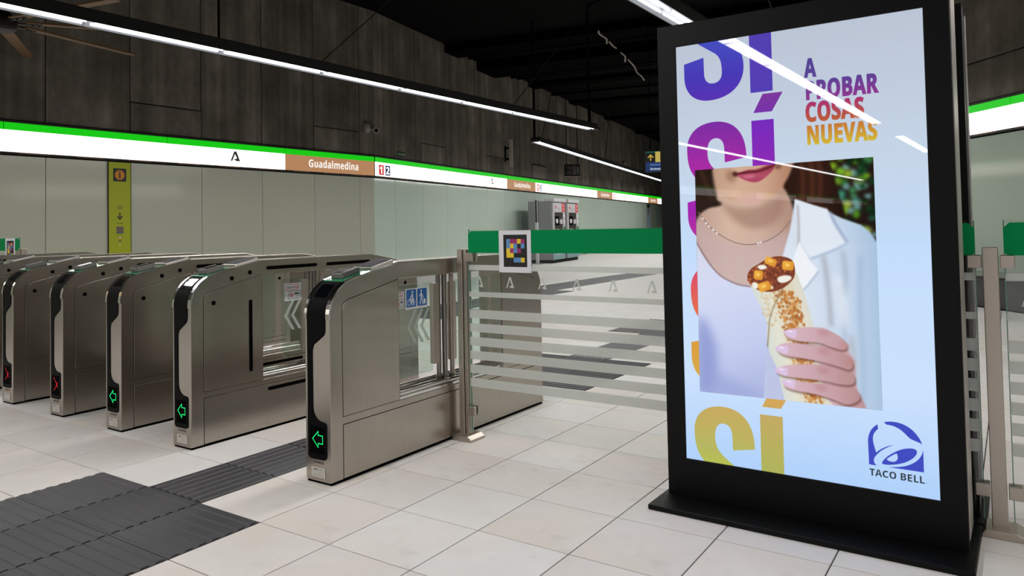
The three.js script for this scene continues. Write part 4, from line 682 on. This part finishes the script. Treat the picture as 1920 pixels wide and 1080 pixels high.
{
  const tex = canvasTex(256, 160, (g) => { g.fillStyle = '#0c0c0b'; g.fillRect(0, 0, 256, 160); g.fillStyle = '#3a3835'; g.fillRect(40, 20, 90, 50); g.fillStyle = '#2b2a22'; g.fillRect(52, 96, 60, 40); g.fillStyle = '#55514d'; g.fillRect(140, 8, 48, 140); g.fillStyle = '#6e2f34'; g.fillRect(154, 90, 22, 22); g.fillStyle = '#6a6763'; g.fillRect(206, 30, 36, 90); });
  const p = [-10.55, 2.99, -22.0], o = thing('hanging_display', 'small dark hanging display on two thin rods under the slanting lamp row', 'display', p, .7);
  obj('display_case', bb(-.28, .28, 0, .42, -.1, -.004, .01), M.blackPipe, o); obj('display_face', plate(.52, .36, .008, 0, .21, -.001), std({ map: tex, roughness: .5 }), o); obj('display_ledge', bb(-.28, .3, -.03, -.005, -.08, .01), std({ color: 0x6b5a50, roughness: .6 }), o);
  for (const x of [-.2, .2]) obj('display_rod', cyl(.014, .014, CEIL - p[1] - .42, x, (CEIL - p[1] + .42) / 2, -.05, 8), M.blackPipe, o);
}
// pale cable ends hanging out of the dark ceiling
{
  const cy = 5.62, runs = [[[-5.57, -14.35], [-5.69, -14.62], [-5.78, -15.2], [-5.98, -15.64]], [[-5.84, -15.47], [-6.02, -16.28]], [[-6.14, -16.81], [-6.24, -17.3], [-6.53, -17.94]], [[-6.35, -17.73], [-6.62, -18.8], [-6.93, -19.7], [-7.02, -20.2], [-7.23, -20.92]]];
  const say = ['uppermost curved piece of pale cable under the black ceiling', 'short straight piece of pale cable, second from the top', 'short curved piece of pale cable, third from the top', 'lowest and longest piece of pale cable, above the direction sign'];
  runs.forEach((r, k) => { const f = (cy - 1.175) / (5.9 - 1.175), P = r.map(([x, z]) => [2.551 + (x - 2.551) * f, cy, 1.98 + (z - 1.98) * f]), e = P[P.length - 1], b = P[0]; const o = thing('loose_cable', say[k], 'cable', [0, 0, 0], 0, 'pale cables under the ceiling'); obj('cable_sheath', tube(P.length > 2 ? P : [P[0], P[0].map((v, i) => (v + P[1][i]) / 2 - (i === 1) * .02), P[1]], .022, 60, 8), M.cablePale, o); for (const q of [b, e]) obj('cable_hanger', rod([q[0], cy, q[2]], [q[0], 6.13, q[2]], .006, 5), M.blackPipe, o); });
}
{ // low black bench along the right wall
  const o = thing('wall_bench', 'long low glossy black bench along the right wall behind the glass barrier', 'bench', [2.35, 0, -10.57], wallRight.rotation.y);
  obj('bench_block', bb(-4.2, 9.5, .02, .40, -.035, .64, .01), M.benchBlack, o); obj('bench_top', bb(-4.22, 9.52, .40, .42, -.035, .655, .006), M.benchBlack, o); obj('bench_plinth', bb(-4.15, 9.45, 0, .03, -.035, .6), M.blackMatt, o);
}
renderer.render(scene, camera);
